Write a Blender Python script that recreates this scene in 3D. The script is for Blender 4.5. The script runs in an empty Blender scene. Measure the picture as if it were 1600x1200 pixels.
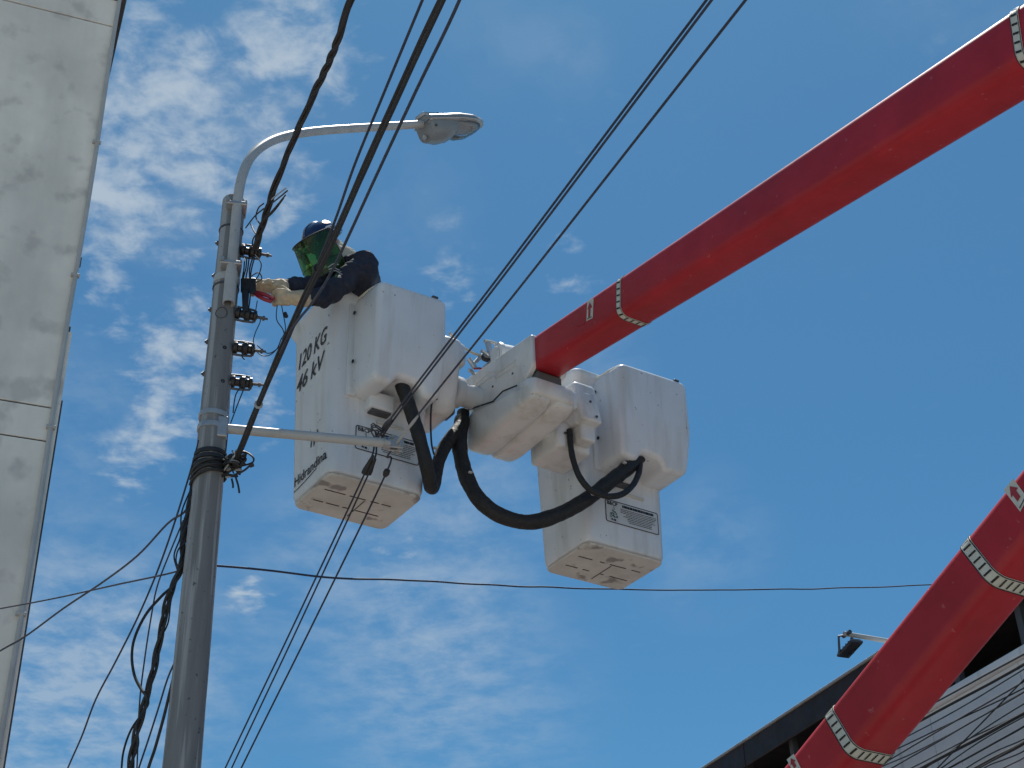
import bpy, bmesh, math, random
from math import sin, cos, pi, radians, sqrt, atan2
from mathutils import Vector as V3, Matrix, noise as mnoise
random.seed(7)
scene = bpy.context.scene
COL = scene.collection

# ------------------------------------------------------------------ camera
FPX, PITCH, ROLL, EYE = 2300.0, radians(32.5), radians(-2.03), 1.6
CAMR = (Matrix.Rotation(pi/2 + PITCH, 3, 'X') @ Matrix.Rotation(ROLL, 3, 'Z'))
CAMP = V3((0, 0, EYE))
cam = bpy.data.cameras.new('camera'); cam_o = bpy.data.objects.new('camera', cam); COL.objects.link(cam_o)
cam.sensor_width = 36; cam.lens = 36 * FPX / 1600; cam.clip_end = 3000; cam.clip_start = 0.05
cam_o.matrix_world = Matrix.Translation(CAMP) @ CAMR.to_4x4()
scene.camera = cam_o

# ------------------------------------------------------------------ light
SUN_AZ, SUN_EL = radians(4), radians(72)
SKY_STRENGTH, SUN_STRENGTH, EXPOSURE = 0.071, 5.0, 0.25
def ray(x, y): return CAMR @ V3(((x-800)/FPX, -(y-600)/FPX, -1.0))
world = bpy.data.worlds.new('World'); scene.world = world; world.use_nodes = True
def build_world():
    nt = world.node_tree; N = nt.nodes; L = nt.links; N.clear()
    def nd(t, **k):
        n = N.new(t)
        for a, b in k.items(): setattr(n, a, b)
        return n
    def mth(op, a, b=None, c=None, clamp=False):
        n = nd('ShaderNodeMath', operation=op, use_clamp=clamp)
        for i, x in enumerate((a, b, c)):
            if x is None: continue
            if isinstance(x, (int, float)): n.inputs[i].default_value = x
            else: L.new(x, n.inputs[i])
        return n.outputs[0]
    out = nd('ShaderNodeOutputWorld')
    sky = nd('ShaderNodeTexSky', sky_type='NISHITA', sun_disc=False, sun_elevation=SUN_EL, sun_rotation=SUN_AZ)
    sky.air_density = 1.0; sky.dust_density = 0.6; sky.ozone_density = 1.6; sky.altitude = 50
    bg = nd('ShaderNodeBackground'); bg.inputs[1].default_value = SKY_STRENGTH
    tint = nd('ShaderNodeMix', data_type='RGBA', blend_type='MULTIPLY'); tint.inputs[0].default_value = 1
    tint.inputs[7].default_value = (0.45, 0.92, 1.10, 1)
    L.new(sky.outputs[0], tint.inputs[6]); L.new(tint.outputs[2], bg.inputs[0])
    tc = nd('ShaderNodeTexCoord')
    sep = nd('ShaderNodeSeparateXYZ'); L.new(tc.outputs['Generated'], sep.inputs[0])
    z = mth('MAXIMUM', sep.outputs[2], 0.06)
    comb = nd('ShaderNodeCombineXYZ')
    L.new(mth('DIVIDE', sep.outputs[0], z), comb.inputs[0]); L.new(mth('DIVIDE', sep.outputs[1], z), comb.inputs[1])
    def noise(scale, detail, rough, dist, off):
        mp = nd('ShaderNodeMapping'); mp.inputs['Location'].default_value = off
        L.new(comb.outputs[0], mp.inputs[0])
        n = nd('ShaderNodeTexNoise'); n.inputs['Scale'].default_value = scale; n.inputs['Detail'].default_value = detail
        n.inputs['Roughness'].default_value = rough; n.inputs['Distortion'].default_value = dist
        L.new(mp.outputs[0], n.inputs['Vector']); return n.outputs[0]
    fine = noise(21.0, 8, 0.58, 0.2, (3.1, 1.7, 0))
    mid = noise(4.2, 4, 0.5, 0.4, (0.4, 5.2, 0))
    wide = noise(0.55, 2, 0.5, 0.0, (7.0, 2.3, 0))
    wr = nd('ShaderNodeMapRange', interpolation_type='SMOOTHSTEP'); L.new(wide, wr.inputs[0])
    wr.inputs[1].default_value = .56; wr.inputs[2].default_value = .74; wr.inputs[3].default_value = 0; wr.inputs[4].default_value = .30
    cov = mth('ADD', mth('MULTIPLY', fine, 0.66), mth('MULTIPLY', mid, 0.34))
    patch = wr.outputs[0]
    def blobsum(lst, start):
        acc = start
        for (px, py, r, a) in lst:
            d = ray(px, py).normalized()
            vm = nd('ShaderNodeVectorMath', operation='DISTANCE'); L.new(tc.outputs['Generated'], vm.inputs[0])
            vm.inputs[1].default_value = d
            mr = nd('ShaderNodeMapRange', interpolation_type='SMOOTHSTEP'); L.new(vm.outputs['Value'], mr.inputs[0])
            mr.inputs[1].default_value = 0; mr.inputs[2].default_value = 1.35*r/FPX; mr.inputs[3].default_value = a; mr.inputs[4].default_value = 0
            acc = mth('ADD', acc, mr.outputs[0])
        return acc
    puffs = blobsum([(215,170,140,.19),(190,300,140,.22),(330,300,130,.20),(450,250,90,.17),(430,330,90,.14),(470,30,110,.22),(550,110,90,.15),(400,110,90,.10),
             (240,40,90,.17),(300,150,110,.12),(265,585,85,.22),(390,620,110,.14),(240,690,60,.14),(200,740,70,.11),(180,460,100,.13),(310,505,90,.15),
             (390,920,50,.22),(620,880,65,.13),(890,410,80,.14),(700,460,55,.12),(720,380,90,.08)], patch)
    puffs = mth('MINIMUM', puffs, .215)
    haze_ = blobsum([(20,1080,260,.34),(230,1050,190,.22),(600,960,210,.17),(720,1090,210,.20),(480,840,120,.12),(720,840,160,.15),(120,640,140,.12),(1090,850,120,.12),
             (770,60,90,.07),(890,80,80,.10),(640,330,120,.07),(330,250,240,.10),(940,560,80,.10),(760,730,110,.10),(150,900,160,.08)], wr.outputs[0])
    fac = nd('ShaderNodeMapRange', interpolation_type='SMOOTHSTEP'); L.new(mth('ADD', cov, puffs), fac.inputs[0])
    fac.inputs[1].default_value = 0.585; fac.inputs[2].default_value = 0.85; fac.inputs[3].default_value = 0; fac.inputs[4].default_value = 0.86
    gate = nd('ShaderNodeMapRange', interpolation_type='SMOOTHSTEP'); L.new(puffs, gate.inputs[0])
    gate.inputs[1].default_value = 0.0; gate.inputs[2].default_value = 0.12; gate.inputs[3].default_value = 0.12; gate.inputs[4].default_value = 1.0
    mpv = nd('ShaderNodeMapping'); mpv.inputs['Rotation'].default_value = (0, 0, radians(12)); mpv.inputs['Scale'].default_value = (6.0, 5.0, 1); L.new(comb.outputs[0], mpv.inputs[0])
    nv = nd('ShaderNodeTexNoise'); nv.inputs['Scale'].default_value = 1.7; nv.inputs['Detail'].default_value = 9; nv.inputs['Roughness'].default_value = .62; nv.inputs["Distortion"].default_value = .15
    L.new(mpv.outputs[0], nv.inputs['Vector'])
    nvr = nd('ShaderNodeMapRange', interpolation_type='SMOOTHSTEP'); L.new(nv.outputs[0], nvr.inputs[0])
    nvr.inputs[1].default_value = .30; nvr.inputs[2].default_value = .74; nvr.inputs[3].default_value = .10; nvr.inputs[4].default_value = 1.75
    veil = mth('MINIMUM', mth('MULTIPLY', haze_, nvr.outputs[0]), .55)
    p1 = mth('MULTIPLY', fac.outputs[0], gate.outputs[0])
    cloud = mth('ADD', p1, mth('MULTIPLY', veil, mth('SUBTRACT', 1.0, p1)))
    cb = nd('ShaderNodeBackground'); cb.inputs[0].default_value = (0.47, 0.56, 0.65, 1); cb.inputs[1].default_value = 0.83
    mix = nd('ShaderNodeMixShader'); L.new(cloud, mix.inputs[0]); L.new(bg.outputs[0], mix.inputs[1]); L.new(cb.outputs[0], mix.inputs[2])
    L.new(mix.outputs[0], out.inputs[0])
build_world()
sun = bpy.data.lights.new('sun', 'SUN'); sun.energy = SUN_STRENGTH; sun.angle = radians(0.53); sun.color = (1.0, 0.95, 0.87)
sun_o = bpy.data.objects.new('sun', sun); COL.objects.link(sun_o)
SUN_DIR = V3((sin(SUN_AZ)*cos(SUN_EL), cos(SUN_AZ)*cos(SUN_EL), sin(SUN_EL)))
sun_o.rotation_euler = SUN_DIR.to_track_quat('Z', 'Y').to_euler(); sun_o.location = (5, 10, 30)
scene.view_settings.view_transform = 'Standard'; scene.view_settings.look = 'None'
scene.view_settings.exposure = EXPOSURE; scene.view_settings.gamma = 1; scene.view_settings.use_curve_mapping = False

# ------------------------------------------------------------------ frames of reference
def atY(x, y, Y): d = ray(x, y); return CAMP + d * (Y / d.y)
def atZ(x, y, Z): d = ray(x, y); return CAMP + d * ((Z-EYE) / d.z)
SA = radians(22.5)
SB = V3((cos(SA), sin(SA), 0)); SS = V3((-sin(SA), cos(SA), 0))        # across / along the street
def atB(x, y, c): d = ray(x, y); return CAMP + d * (c / d.dot(SB))
TA = radians(34); TU = V3((cos(TA), sin(TA), 0)); TV = V3((sin(TA), -cos(TA), 0)); TO = V3((-.182, 7.862, 0))
def W(U, V, Z): return TO + TU*U + TV*V + V3((0, 0, Z))                # aerial lift frame
def tv(x, y, V): d = ray(x, y); k = (V-(CAMP-TO).dot(TV))/d.dot(TV); q = CAMP+d*k-TO; return V3((q.dot(TU), q.dot(TV), q.z))
def tu(x, y, U): d = ray(x, y); k = (U-(CAMP-TO).dot(TU))/d.dot(TU); q = CAMP+d*k-TO; return V3((q.dot(TU), q.dot(TV), q.z))

# ------------------------------------------------------------------ mesh helpers
class MB:
    def __init__(s, tf=None): s.v = []; s.f = []; s.tf = tf
    def add(s, vs, fs):
        o = len(s.v)
        s.v += [V3(s.tf(*p)) if s.tf else V3(p) for p in vs]
        s.f += [tuple(i+o for i in f) for f in fs]; return s
    def box(s, lo, hi):
        x0,y0,z0 = lo; x1,y1,z1 = hi
        return s.add([(x0,y0,z0),(x1,y0,z0),(x1,y1,z0),(x0,y1,z0),(x0,y0,z1),(x1,y0,z1),(x1,y1,z1),(x0,y1,z1)],
              [(0,3,2,1),(4,5,6,7),(0,1,5,4),(1,2,6,5),(2,3,7,6),(3,0,4,7)])
    def rbox(s, lo, hi, r=.01, seg=3, fn=None):
        bm = bmesh.new(); bmesh.ops.create_cube(bm, size=1)
        for v in bm.verts:
            v.co = V3([lo[i] + (v.co[i]+.5)*(hi[i]-lo[i]) for i in range(3)])
        bmesh.ops.bevel(bm, geom=list(bm.edges), offset=r, segments=seg, profile=.5, affect='EDGES', clamp_overlap=True)
        bm.verts.index_update(); vs = [v.co.copy() for v in bm.verts]
        if fn: vs = [V3(fn(*p)) for p in vs]
        fs = [[v.index for v in f.verts] for f in bm.faces]; bm.free(); return s.add(vs, fs)
    def loft(s, rings, cap0=True, cap1=True, closed=True):
        n = len(rings[0]); vs = [p for r in rings for p in r]; fs = []
        m = n if closed else n-1
        for i in range(len(rings)-1):
            for j in range(m):
                k = (j+1) % n; fs.append((i*n+j, i*n+k, (i+1)*n+k, (i+1)*n+j))
        if cap0: fs.append(tuple(reversed(range(n))))
        if cap1: fs.append(tuple((len(rings)-1)*n + j for j in range(n)))
        return s.add(vs, fs)
    def tube(s, pts, r, n=10, caps=True, flat=None):
        pts = [V3(p) for p in pts]; rings = []; up = None
        for i, p in enumerate(pts):
            a = pts[max(i-1, 0)]; b = pts[min(i+1, len(pts)-1)]; t = (b-a).normalized()
            if up is None: up = t.orthogonal().normalized()
            up = (up - t*up.dot(t)); up = up.normalized() if up.length > 1e-6 else t.orthogonal().normalized()
            w = t.cross(up); rr = r[i] if isinstance(r, (list, tuple)) else r
            rings.append([p + (up*cos(2*pi*j/n) + w*sin(2*pi*j/n))*rr for j in range(n)])
        return s.loft(rings, caps, caps)
    def lathe(s, c, axis, prof, n=20, cap=True):
        c = V3(c); ax = V3(axis).normalized(); e = ax.orthogonal().normalized(); w = ax.cross(e)
        return s.loft([[c + ax*h + (e*cos(2*pi*j/n)+w*sin(2*pi*j/n))*max(r, 1e-4) for j in range(n)] for (r, h) in prof], cap, cap)
    def pillow(s, outline, v0, v1, r, ns=4, place=None):
        """2D outline (a,b) extruded from v0 to v1 with a rounded front edge of radius r."""
        n = len(outline); area = sum(outline[i][0]*outline[(i+1)%n][1]-outline[(i+1)%n][0]*outline[i][1] for i in range(n))
        sg = 1 if area > 0 else -1
        nor = []
        for i in range(n):
            a = V3((*outline[i-1], 0)); b = V3((*outline[(i+1)%n], 0)); t = (b-a).normalized(); nor.append((t.y*sg, -t.x*sg))
        def ring(off, v): return [(p[0]-nn[0]*off, v, p[1]-nn[1]*off) for p, nn in zip(outline, nor)]
        rings = [ring(0, v0)]
        for k in range(ns+1):
            a = k/ns*pi/2; rings.append(ring(r*(1-cos(a)), v1-r+r*sin(a)))
        return s.loft([[place(*q) if place else q for q in R] for R in rings], True, True)
MATS = {}
def finish(me, smooth):
    bm = bmesh.new(); bm.from_mesh(me); bmesh.ops.recalc_face_normals(bm, faces=bm.faces); bm.to_mesh(me); bm.free()
    if smooth:
        for p in me.polygons: p.use_smooth = True
        me.set_sharp_from_angle(angle=radians(smooth))
def wloc(o):
    p = V3((0, 0, 0))
    while o: p += o.location; o = o.parent
    return p
def obj(name, mb, mat, parent=None, smooth=35, label=None, recalc=True):
    me = bpy.data.meshes.new(name)
    if parent: org = wloc(parent)
    else:
        n = len(mb.v); org = V3((sum(v.x for v in mb.v)/n, sum(v.y for v in mb.v)/n, min(v.z for v in mb.v)))
    me.from_pydata([v-org for v in mb.v], [], mb.f); me.validate()
    if recalc: finish(me, smooth)
    o = bpy.data.objects.new(name, me); COL.objects.link(o)
    me.materials.append(MATS[mat] if isinstance(mat, str) else mat)
    if parent: o.parent = parent
    else: o.location = org
    if label: o['label'] = label
    return o
def tag(o, label, cat, group=None):
    o['label'] = label; o['category'] = cat
    if group: o['group'] = group
    return o
def thing(name, label, cat, loc, group=None):
    o = bpy.data.objects.new(name, None); COL.objects.link(o); o.location = loc; o.empty_display_size = .1
    return tag(o, label, cat, group)
def struct(o): o['kind'] = 'structure'; return o
def spline(pts, k=8):
    P = [V3(p) for p in pts]; P = [P[0]*2-P[1]] + P + [P[-1]*2-P[-2]]; out = []
    for i in range(1, len(P)-2):
        a, b, c, d = P[i-1:i+3]
        for j in range(k):
            t = j/k; out.append(.5*((2*b)+(c-a)*t+(2*a-5*b+4*c-d)*t*t+(3*b-a-3*c+d)*t**3))
    out.append(P[-2]); return out
def wob(pts, amp, sc=3.0, seed=0):
    return [p + (mnoise.noise_vector(p*sc + V3((seed, 0, 0))))*amp for p in pts]
def rrect(cx, cy, hx, hy, r, n=5):
    out = []
    for (sx, sy, a0) in ((1,1,0),(-1,1,90),(-1,-1,180),(1,-1,270)):
        for k in range(n+1):
            a = radians(a0 + 90*k/n); out.append((cx+sx*(hx-r)+r*cos(a), cy+sy*(hy-r)+r*sin(a)))
    return out
def round_poly(pts, rad, n=5):
    out = []; m = len(pts)
    for i in range(m):
        p = V3((*pts[i], 0)); a = V3((*pts[i-1], 0))-p; b = V3((*pts[(i+1)%m], 0))-p
        r = rad[i] if isinstance(rad, (list, tuple)) else rad
        r = min(r, a.length*.48, b.length*.48); s, e = p+a.normalized()*r, p+b.normalized()*r
        for k in range(n+1):
            t = k/n; q = s*(1-t)**2 + p*2*t*(1-t) + e*t*t; out.append((q.x, q.y))
    return out
def text2d(body, size, shear=0, bold=0):
    c = bpy.data.curves.new('t', 'FONT'); c.body = body; c.size = size; c.shear = shear; c.offset = bold; c.resolution_u = 3
    o = bpy.data.objects.new('t', c); COL.objects.link(o); bpy.context.view_layer.update()
    me = o.evaluated_get(bpy.context.evaluated_depsgraph_get()).to_mesh()
    vs = [(v.co.x, v.co.y) for v in me.vertices]; fs = [tuple(p.vertices) for p in me.polygons]
    bpy.data.objects.remove(o); bpy.data.curves.remove(c); return vs, fs

# ------------------------------------------------------------------ materials
def mat(name, col, rough=.6, metal=0, var=.12, scale=6, stretch=(1,1,1), bump=.0, bscale=60, coat=0, spots=None, streak=None, spec=.5):
    m = bpy.data.materials.new(name); m.use_nodes = True; nt = m.node_tree; N = nt.nodes; L = nt.links
    b = N['Principled BSDF']; b.inputs['Metallic'].default_value = metal
    b.inputs['Specular IOR Level'].default_value = spec
    if coat: b.inputs['Coat Weight'].default_value = coat; b.inputs['Coat Roughness'].default_value = .12
    tc = N.new('ShaderNodeTexCoord'); mp = N.new('ShaderNodeMapping'); mp.inputs['Scale'].default_value = stretch
    geo = N.new('ShaderNodeNewGeometry'); L.new(geo.outputs['Position'], mp.inputs[0])
    def nz(sc, det, vec=mp.outputs[0], ro=.6):
        n = N.new('ShaderNodeTexNoise'); n.inputs['Scale'].default_value = sc; n.inputs['Detail'].default_value = det
        n.inputs['Roughness'].default_value = ro; L.new(vec, n.inputs['Vector']); return n.outputs[0]
    def mrange(x, a, b_, c, d):
        n = N.new('ShaderNodeMapRange'); n.inputs[1].default_value = a; n.inputs[2].default_value = b_; n.inputs[3].default_value = c; n.inputs[4].default_value = d
        L.new(x, n.inputs[0]); return n.outputs[0]
    n1 = nz(scale, 6)
    f = mrange(n1, .3, .7, 1-var, 1+var)
    mul = N.new('ShaderNodeMix'); mul.data_type = 'RGBA'; mul.blend_type = 'MULTIPLY'; mul.inputs[0].default_value = 1
    mul.inputs[6].default_value = (*col, 1); L.new(f, mul.inputs[7]); cur = mul.outputs[2]
    def over(cur, fac, c2):
        x = N.new('ShaderNodeMix'); x.data_type = 'RGBA'; L.new(fac, x.inputs[0]); L.new(cur, x.inputs[6]); x.inputs[7].default_value = (*c2, 1); return x.outputs[2]
    if streak:    # (colour, scale, stretch, lo, hi, amount)
        c2, sc, st, lo, hi, am = streak
        mp2 = N.new('ShaderNodeMapping'); mp2.inputs['Scale'].default_value = st; L.new(geo.outputs['Position'], mp2.inputs[0])
        cur = over(cur, mrange(nz(sc, 5, mp2.outputs[0]), lo, hi, 0, am), c2)
    if spots:     # (colour, scale, threshold, width, amount)
        c2, sc, th, wd, am = spots
        cur = over(cur, mrange(nz(sc, 3, geo.outputs['Position'], .5), th, th+wd, 0, am), c2)
    L.new(cur, b.inputs['Base Color'])
    L.new(mrange(nz(scale*2.3, 4), .3, .7, max(0, rough-.08), min(1, rough+.08)), b.inputs['Roughness'])
    if bump:
        bp = N.new('ShaderNodeBump'); bp.inputs['Strength'].default_value = bump; bp.inputs['Distance'].default_value = .01
        L.new(nz(bscale, 5), bp.inputs['Height']); L.new(bp.outputs[0], b.inputs['Normal'])
    MATS[name] = m; return m
mat('concrete_pole', (.19,.195,.20), .8, var=.18, scale=3, stretch=(6,6,.6), bump=.25, bscale=70, streak=((.38,.39,.40), 5, (3,3,.10), .50, .58, .8), spots=((.05,.05,.05), 38, .67, .04, .7))
mat('concrete_wall', (.86,.81,.73), .9, var=.15, scale=1.1, bump=.15, bscale=14, streak=((.60,.57,.52), .8, (1.6,1.6,.35), .50, .72, .65), spots=((.50,.475,.44), 3.4, .56, .12, .6))
mat('galvanised', (.42,.43,.44), .42, metal=.55, var=.15, scale=14)
mat('painted_grey', (.42,.43,.43), .45, var=.1, scale=9, spots=((.2,.16,.12), 30, .68, .05, .5))
mat('dark_steel', (.10,.10,.11), .5, metal=.5, var=.3, scale=30)
mat('white_pipe', (.46,.46,.45), .5, var=.1, scale=5)
mat('dark_trim', (.07,.07,.08), .6, var=.3, scale=8)
mat('insulator', (.018,.014,.014), .4, var=.3, scale=30)
mat('black_cable', (.022,.022,.024), .55, var=.25, scale=30)
mat('old_cable', (.030,.026,.026), .75, var=.3, scale=20)
mat('thin_wire', (.03,.035,.06), .5, var=.2, scale=20)
mat('black_sleeve', (.012,.012,.013), .62, var=.4, scale=30, bump=.5, bscale=55)
mat('fibreglass', (.68,.70,.72), .34, var=.05, scale=3, coat=.35, bump=.04, bscale=10, spots=((.16,.14,.12), 24, .705, .03, .75), streak=((.50,.48,.44), 3.2, (2.5,2.5,.3), .50, .72, .75))
mat('dirty_fibreglass', (.56,.55,.51), .6, var=.12, scale=5, spots=((.17,.15,.14), 6.5, .58, .07, .75), streak=((.40,.37,.33), 4, (1,1,1), .55, .7, .6))
mat('liner', (.80,.77,.68), .5, var=.06, scale=5)
mat('white_casting', (.66,.66,.65), .36, var=.06, scale=6, coat=.3, spots=((.08,.08,.08), 35, .73, .02, .7), streak=((.46,.43,.38), 4, (2,2,.8), .50, .70, .7))
mat('red_paint', (.40,.020,.030), .45, var=.14, scale=4, coat=.06, spec=.3, bump=.05, bscale=8, spots=((.46,.14,.14), 26, .70, .02, .5), streak=((.30,.016,.02), 2, (1.5,1.5,1.5), .5, .7, .6))
mat('tape_white', (.58,.57,.50), .6, var=.1, scale=20)
mat('tape_black', (.012,.012,.012), .6)
mat('decal_red', (.33,.03,.04), .5)
mat('ink', (.012,.014,.022), .5, var=.2, scale=30)
mat('ink_green', (.04,.11,.11), .5, var=.2, scale=30)
mat('label_white', (.55,.57,.58), .5, var=.05)
mat('rope', (.5,.45,.36), .8, var=.2, scale=40)
mat('navy_cloth', (.022,.025,.042), .75, var=.3, scale=9, bump=.5, bscale=60, spec=.4)
mat('trousers_cloth', (.02,.024,.045), .85, var=.2, scale=12)
mat('leather', (.50,.41,.29), .75, var=.2, scale=22, bump=.35, bscale=90)
mat('leather_dark', (.06,.045,.035), .8, var=.2, scale=22)
mat('cream_cloth', (.60,.55,.44), .85, var=.12, scale=20, bump=.3, bscale=150)
mat('skin', (.36,.20,.13), .55, var=.1, scale=20)
mat('hair', (.015,.012,.010), .6)
mat('helmet_blue', (.012,.021,.08), .14, var=.08, scale=8, coat=.6)
mat('emblem_red', (.45,.02,.04), .3)
mat('emblem_white', (.75,.75,.75), .3)
mat('eye_white', (.7,.7,.68), .3)
mat('plier_red', (.33,.022,.04), .35)
mat('render_white', (.82,.83,.83), .85, var=.08, scale=2, bump=.15, bscale=30, streak=((.46,.46,.44), 1.6, (3,3,.25), .56, .74, .7), spots=((.25,.24,.22), 6, .68, .05, .5))
mat('fascia_brown', (.034,.018,.015), .6, var=.35, scale=3, streak=((.035,.022,.02), 2, (1,1,.4), .5, .7, .6))
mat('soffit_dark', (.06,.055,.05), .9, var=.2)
mat('frame_grey', (.10,.10,.10), .6)
mat('asphalt', (.11,.106,.10), .9, var=.2, scale=3, bump=.3, bscale=120)
mat('pavement', (.30,.28,.25), .9, var=.12, scale=2, bump=.2, bscale=80)
mat('earth', (.31,.285,.24), .95, var=.2, scale=.3)
mat('road_paint', (.7,.68,.6), .7)
mat('lamp_white', (.21,.23,.25), .35, var=.08, scale=12)
def glassy(name, tint, gloss, rough=.08):
    m = bpy.data.materials.new(name); m.use_nodes = True; nt = m.node_tree; N = nt.nodes; N.remove(N['Principled BSDF'])
    t = N.new('ShaderNodeBsdfTransparent'); t.inputs[0].default_value = (*tint, 1)
    g = N.new('ShaderNodeBsdfGlossy'); g.inputs[1].default_value = rough
    nz = N.new('ShaderNodeTexNoise'); nz.inputs['Scale'].default_value = 18
    d = N.new('ShaderNodeBsdfDiffuse'); d.inputs[0].default_value = (tint[0]*.5, tint[1]*.5, tint[2]*.5, 1)
    fr = N.new('ShaderNodeFresnel'); fr.inputs[0].default_value = 1.45
    mx = N.new('ShaderNodeMixShader'); mx.inputs[0].default_value = gloss
    m2 = N.new('ShaderNodeMixShader')
    mr = N.new('ShaderNodeMapRange'); mr.inputs[1].default_value = .3; mr.inputs[2].default_value = .7; mr.inputs[3].default_value = .07; mr.inputs[4].default_value = .10
    nt.links.new(nz.outputs[0], mr.inputs[0])
    nt.links.new(mr.outputs[0], m2.inputs[0]); nt.links.new(t.outputs[0], m2.inputs[1]); nt.links.new(d.outputs[0], m2.inputs[2])
    nt.links.new(fr.outputs[0], mx.inputs[0]); nt.links.new(m2.outputs[0], mx.inputs[1]); nt.links.new(g.outputs[0], mx.inputs[2])
    nt.links.new(mx.outputs[0], N['Material Output'].inputs[0]); MATS[name] = m
glassy('green_shield', (.32,.58,.25), .1)
glassy('lamp_glass', (.80,.83,.86), .1, .2)
glassy('window_glass', (.10,.11,.12), .3)

# ------------------------------------------------------------------ the ground (below the frame, it throws light up)
def sheet(name, pts, z, m, thick=None):
    mb = MB(); n = len(pts)
    if thick: mb.loft([[(p[0],p[1],z-thick) for p in pts], [(p[0],p[1],z) for p in pts]])
    else: mb.add([(p[0],p[1],z) for p in pts], [tuple(range(n))])
    return struct(obj(name, mb, m, smooth=0))
def st(c, l): return SB*c + SS*l
sheet('ground', [(-900,-900),(900,-900),(900,900),(-900,900)], -.01, 'earth')
sheet('road', [st(1.9,-60), st(6.2,-60), st(6.2,90), st(1.9,90)], 0.0, 'asphalt')
sheet('pavement', [st(-.4,-60), st(1.88,-60), st(1.88,90), st(-.4,90)], .12, 'pavement', .125)
sheet('pavement', [st(6.22,-60), st(8.6,-60), st(8.6,90), st(6.22,90)], .12, 'pavement', .125)
for k in range(8):
    l = -14 + k*5
    sheet('road_marking', [st(4.0,l), st(4.12,l), st(4.12,l+2), st(4.0,l+2)], .004, 'road_paint')

# ------------------------------------------------------------------ concrete building on the left
def left_building():
    K = atY(93, 600, 10); K.z = 0
    wx, wn = -SB, -SS                                   # along the wall to the left, out of the wall
    def Q(a, d, z): return K + wx*a + wn*d + V3((0,0,z))
    def kz(x, y): return atY(x, y, 10).z
    top = kz(186, 2); j1 = kz(178, 43); j2 = kz(84, 638); j3 = kz(76, 690)
    t = thing('concrete_building', 'tall bare grey concrete building with horizontal casting joints at left edge', 'building', K)
    core = MB(Q); core.box((0.03,-9,0), (9,-.022,top-.05)); obj('wall', core, 'soffit_dark', t, 0)
    zs = [0, 2.6, j3, j2, j1, top]
    gap = .014
    for a, b in zip(zs, zs[1:]):
        for x0, x1 in ((0, 2.9), (2.9, 9)):
            p = MB(Q); g = gap if b-a > .3 else .006
            p.rbox((x0+(.003 if x0 else 0), -.02, a+g*.5), (x1-.003, 0, b-g*.5), .004, 1); obj('concrete_panel', p, 'concrete_wall', t, 0)
    c = MB(Q); c.box((-.05,-9.05,top-.0), (9.05,.03,top+.05)); obj('coping', c, 'dark_trim', t, 0)
    s = MB(Q); s.box((-.034,-.06,.3), (-.004,-.004,j2+.75)); obj('corner_strip', s, 'concrete_wall', t, 0)
    s = MB(Q); s.box((-.048,-.05,.3), (-.036,-.03,j2+.1)); obj('corner_strip', s, 'dark_trim', t, 0)
    path = [Q(.012+.006*sin(z*1.7), .022, z) for z in [k*.4 for k in range(int((top-.02)/.4)+1)] + [top-.01]]
    p = MB(); p.tube(path, .020, 10); pp = obj('downpipe', p, 'white_pipe', t)
    for z in (2, 4.6, 6.1, 7.7, 9.2, 10.7):
        cl = MB(Q); cl.rbox((-.022,.0,z-.012), (.05,.046,z+.012), .003, 1); obj('pipe_clip', cl, 'white_pipe', pp)
    for k in range(4):
        z = 6.8 + k*.9 + random.uniform(-.2,.2)
        n = MB(Q); n.rbox((-.018,-.03,z), (-.003,-.005,z+random.uniform(.05,.16)), .004, 1); obj('mortar_lump', n, 'dark_trim', t)
left_building()

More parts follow.
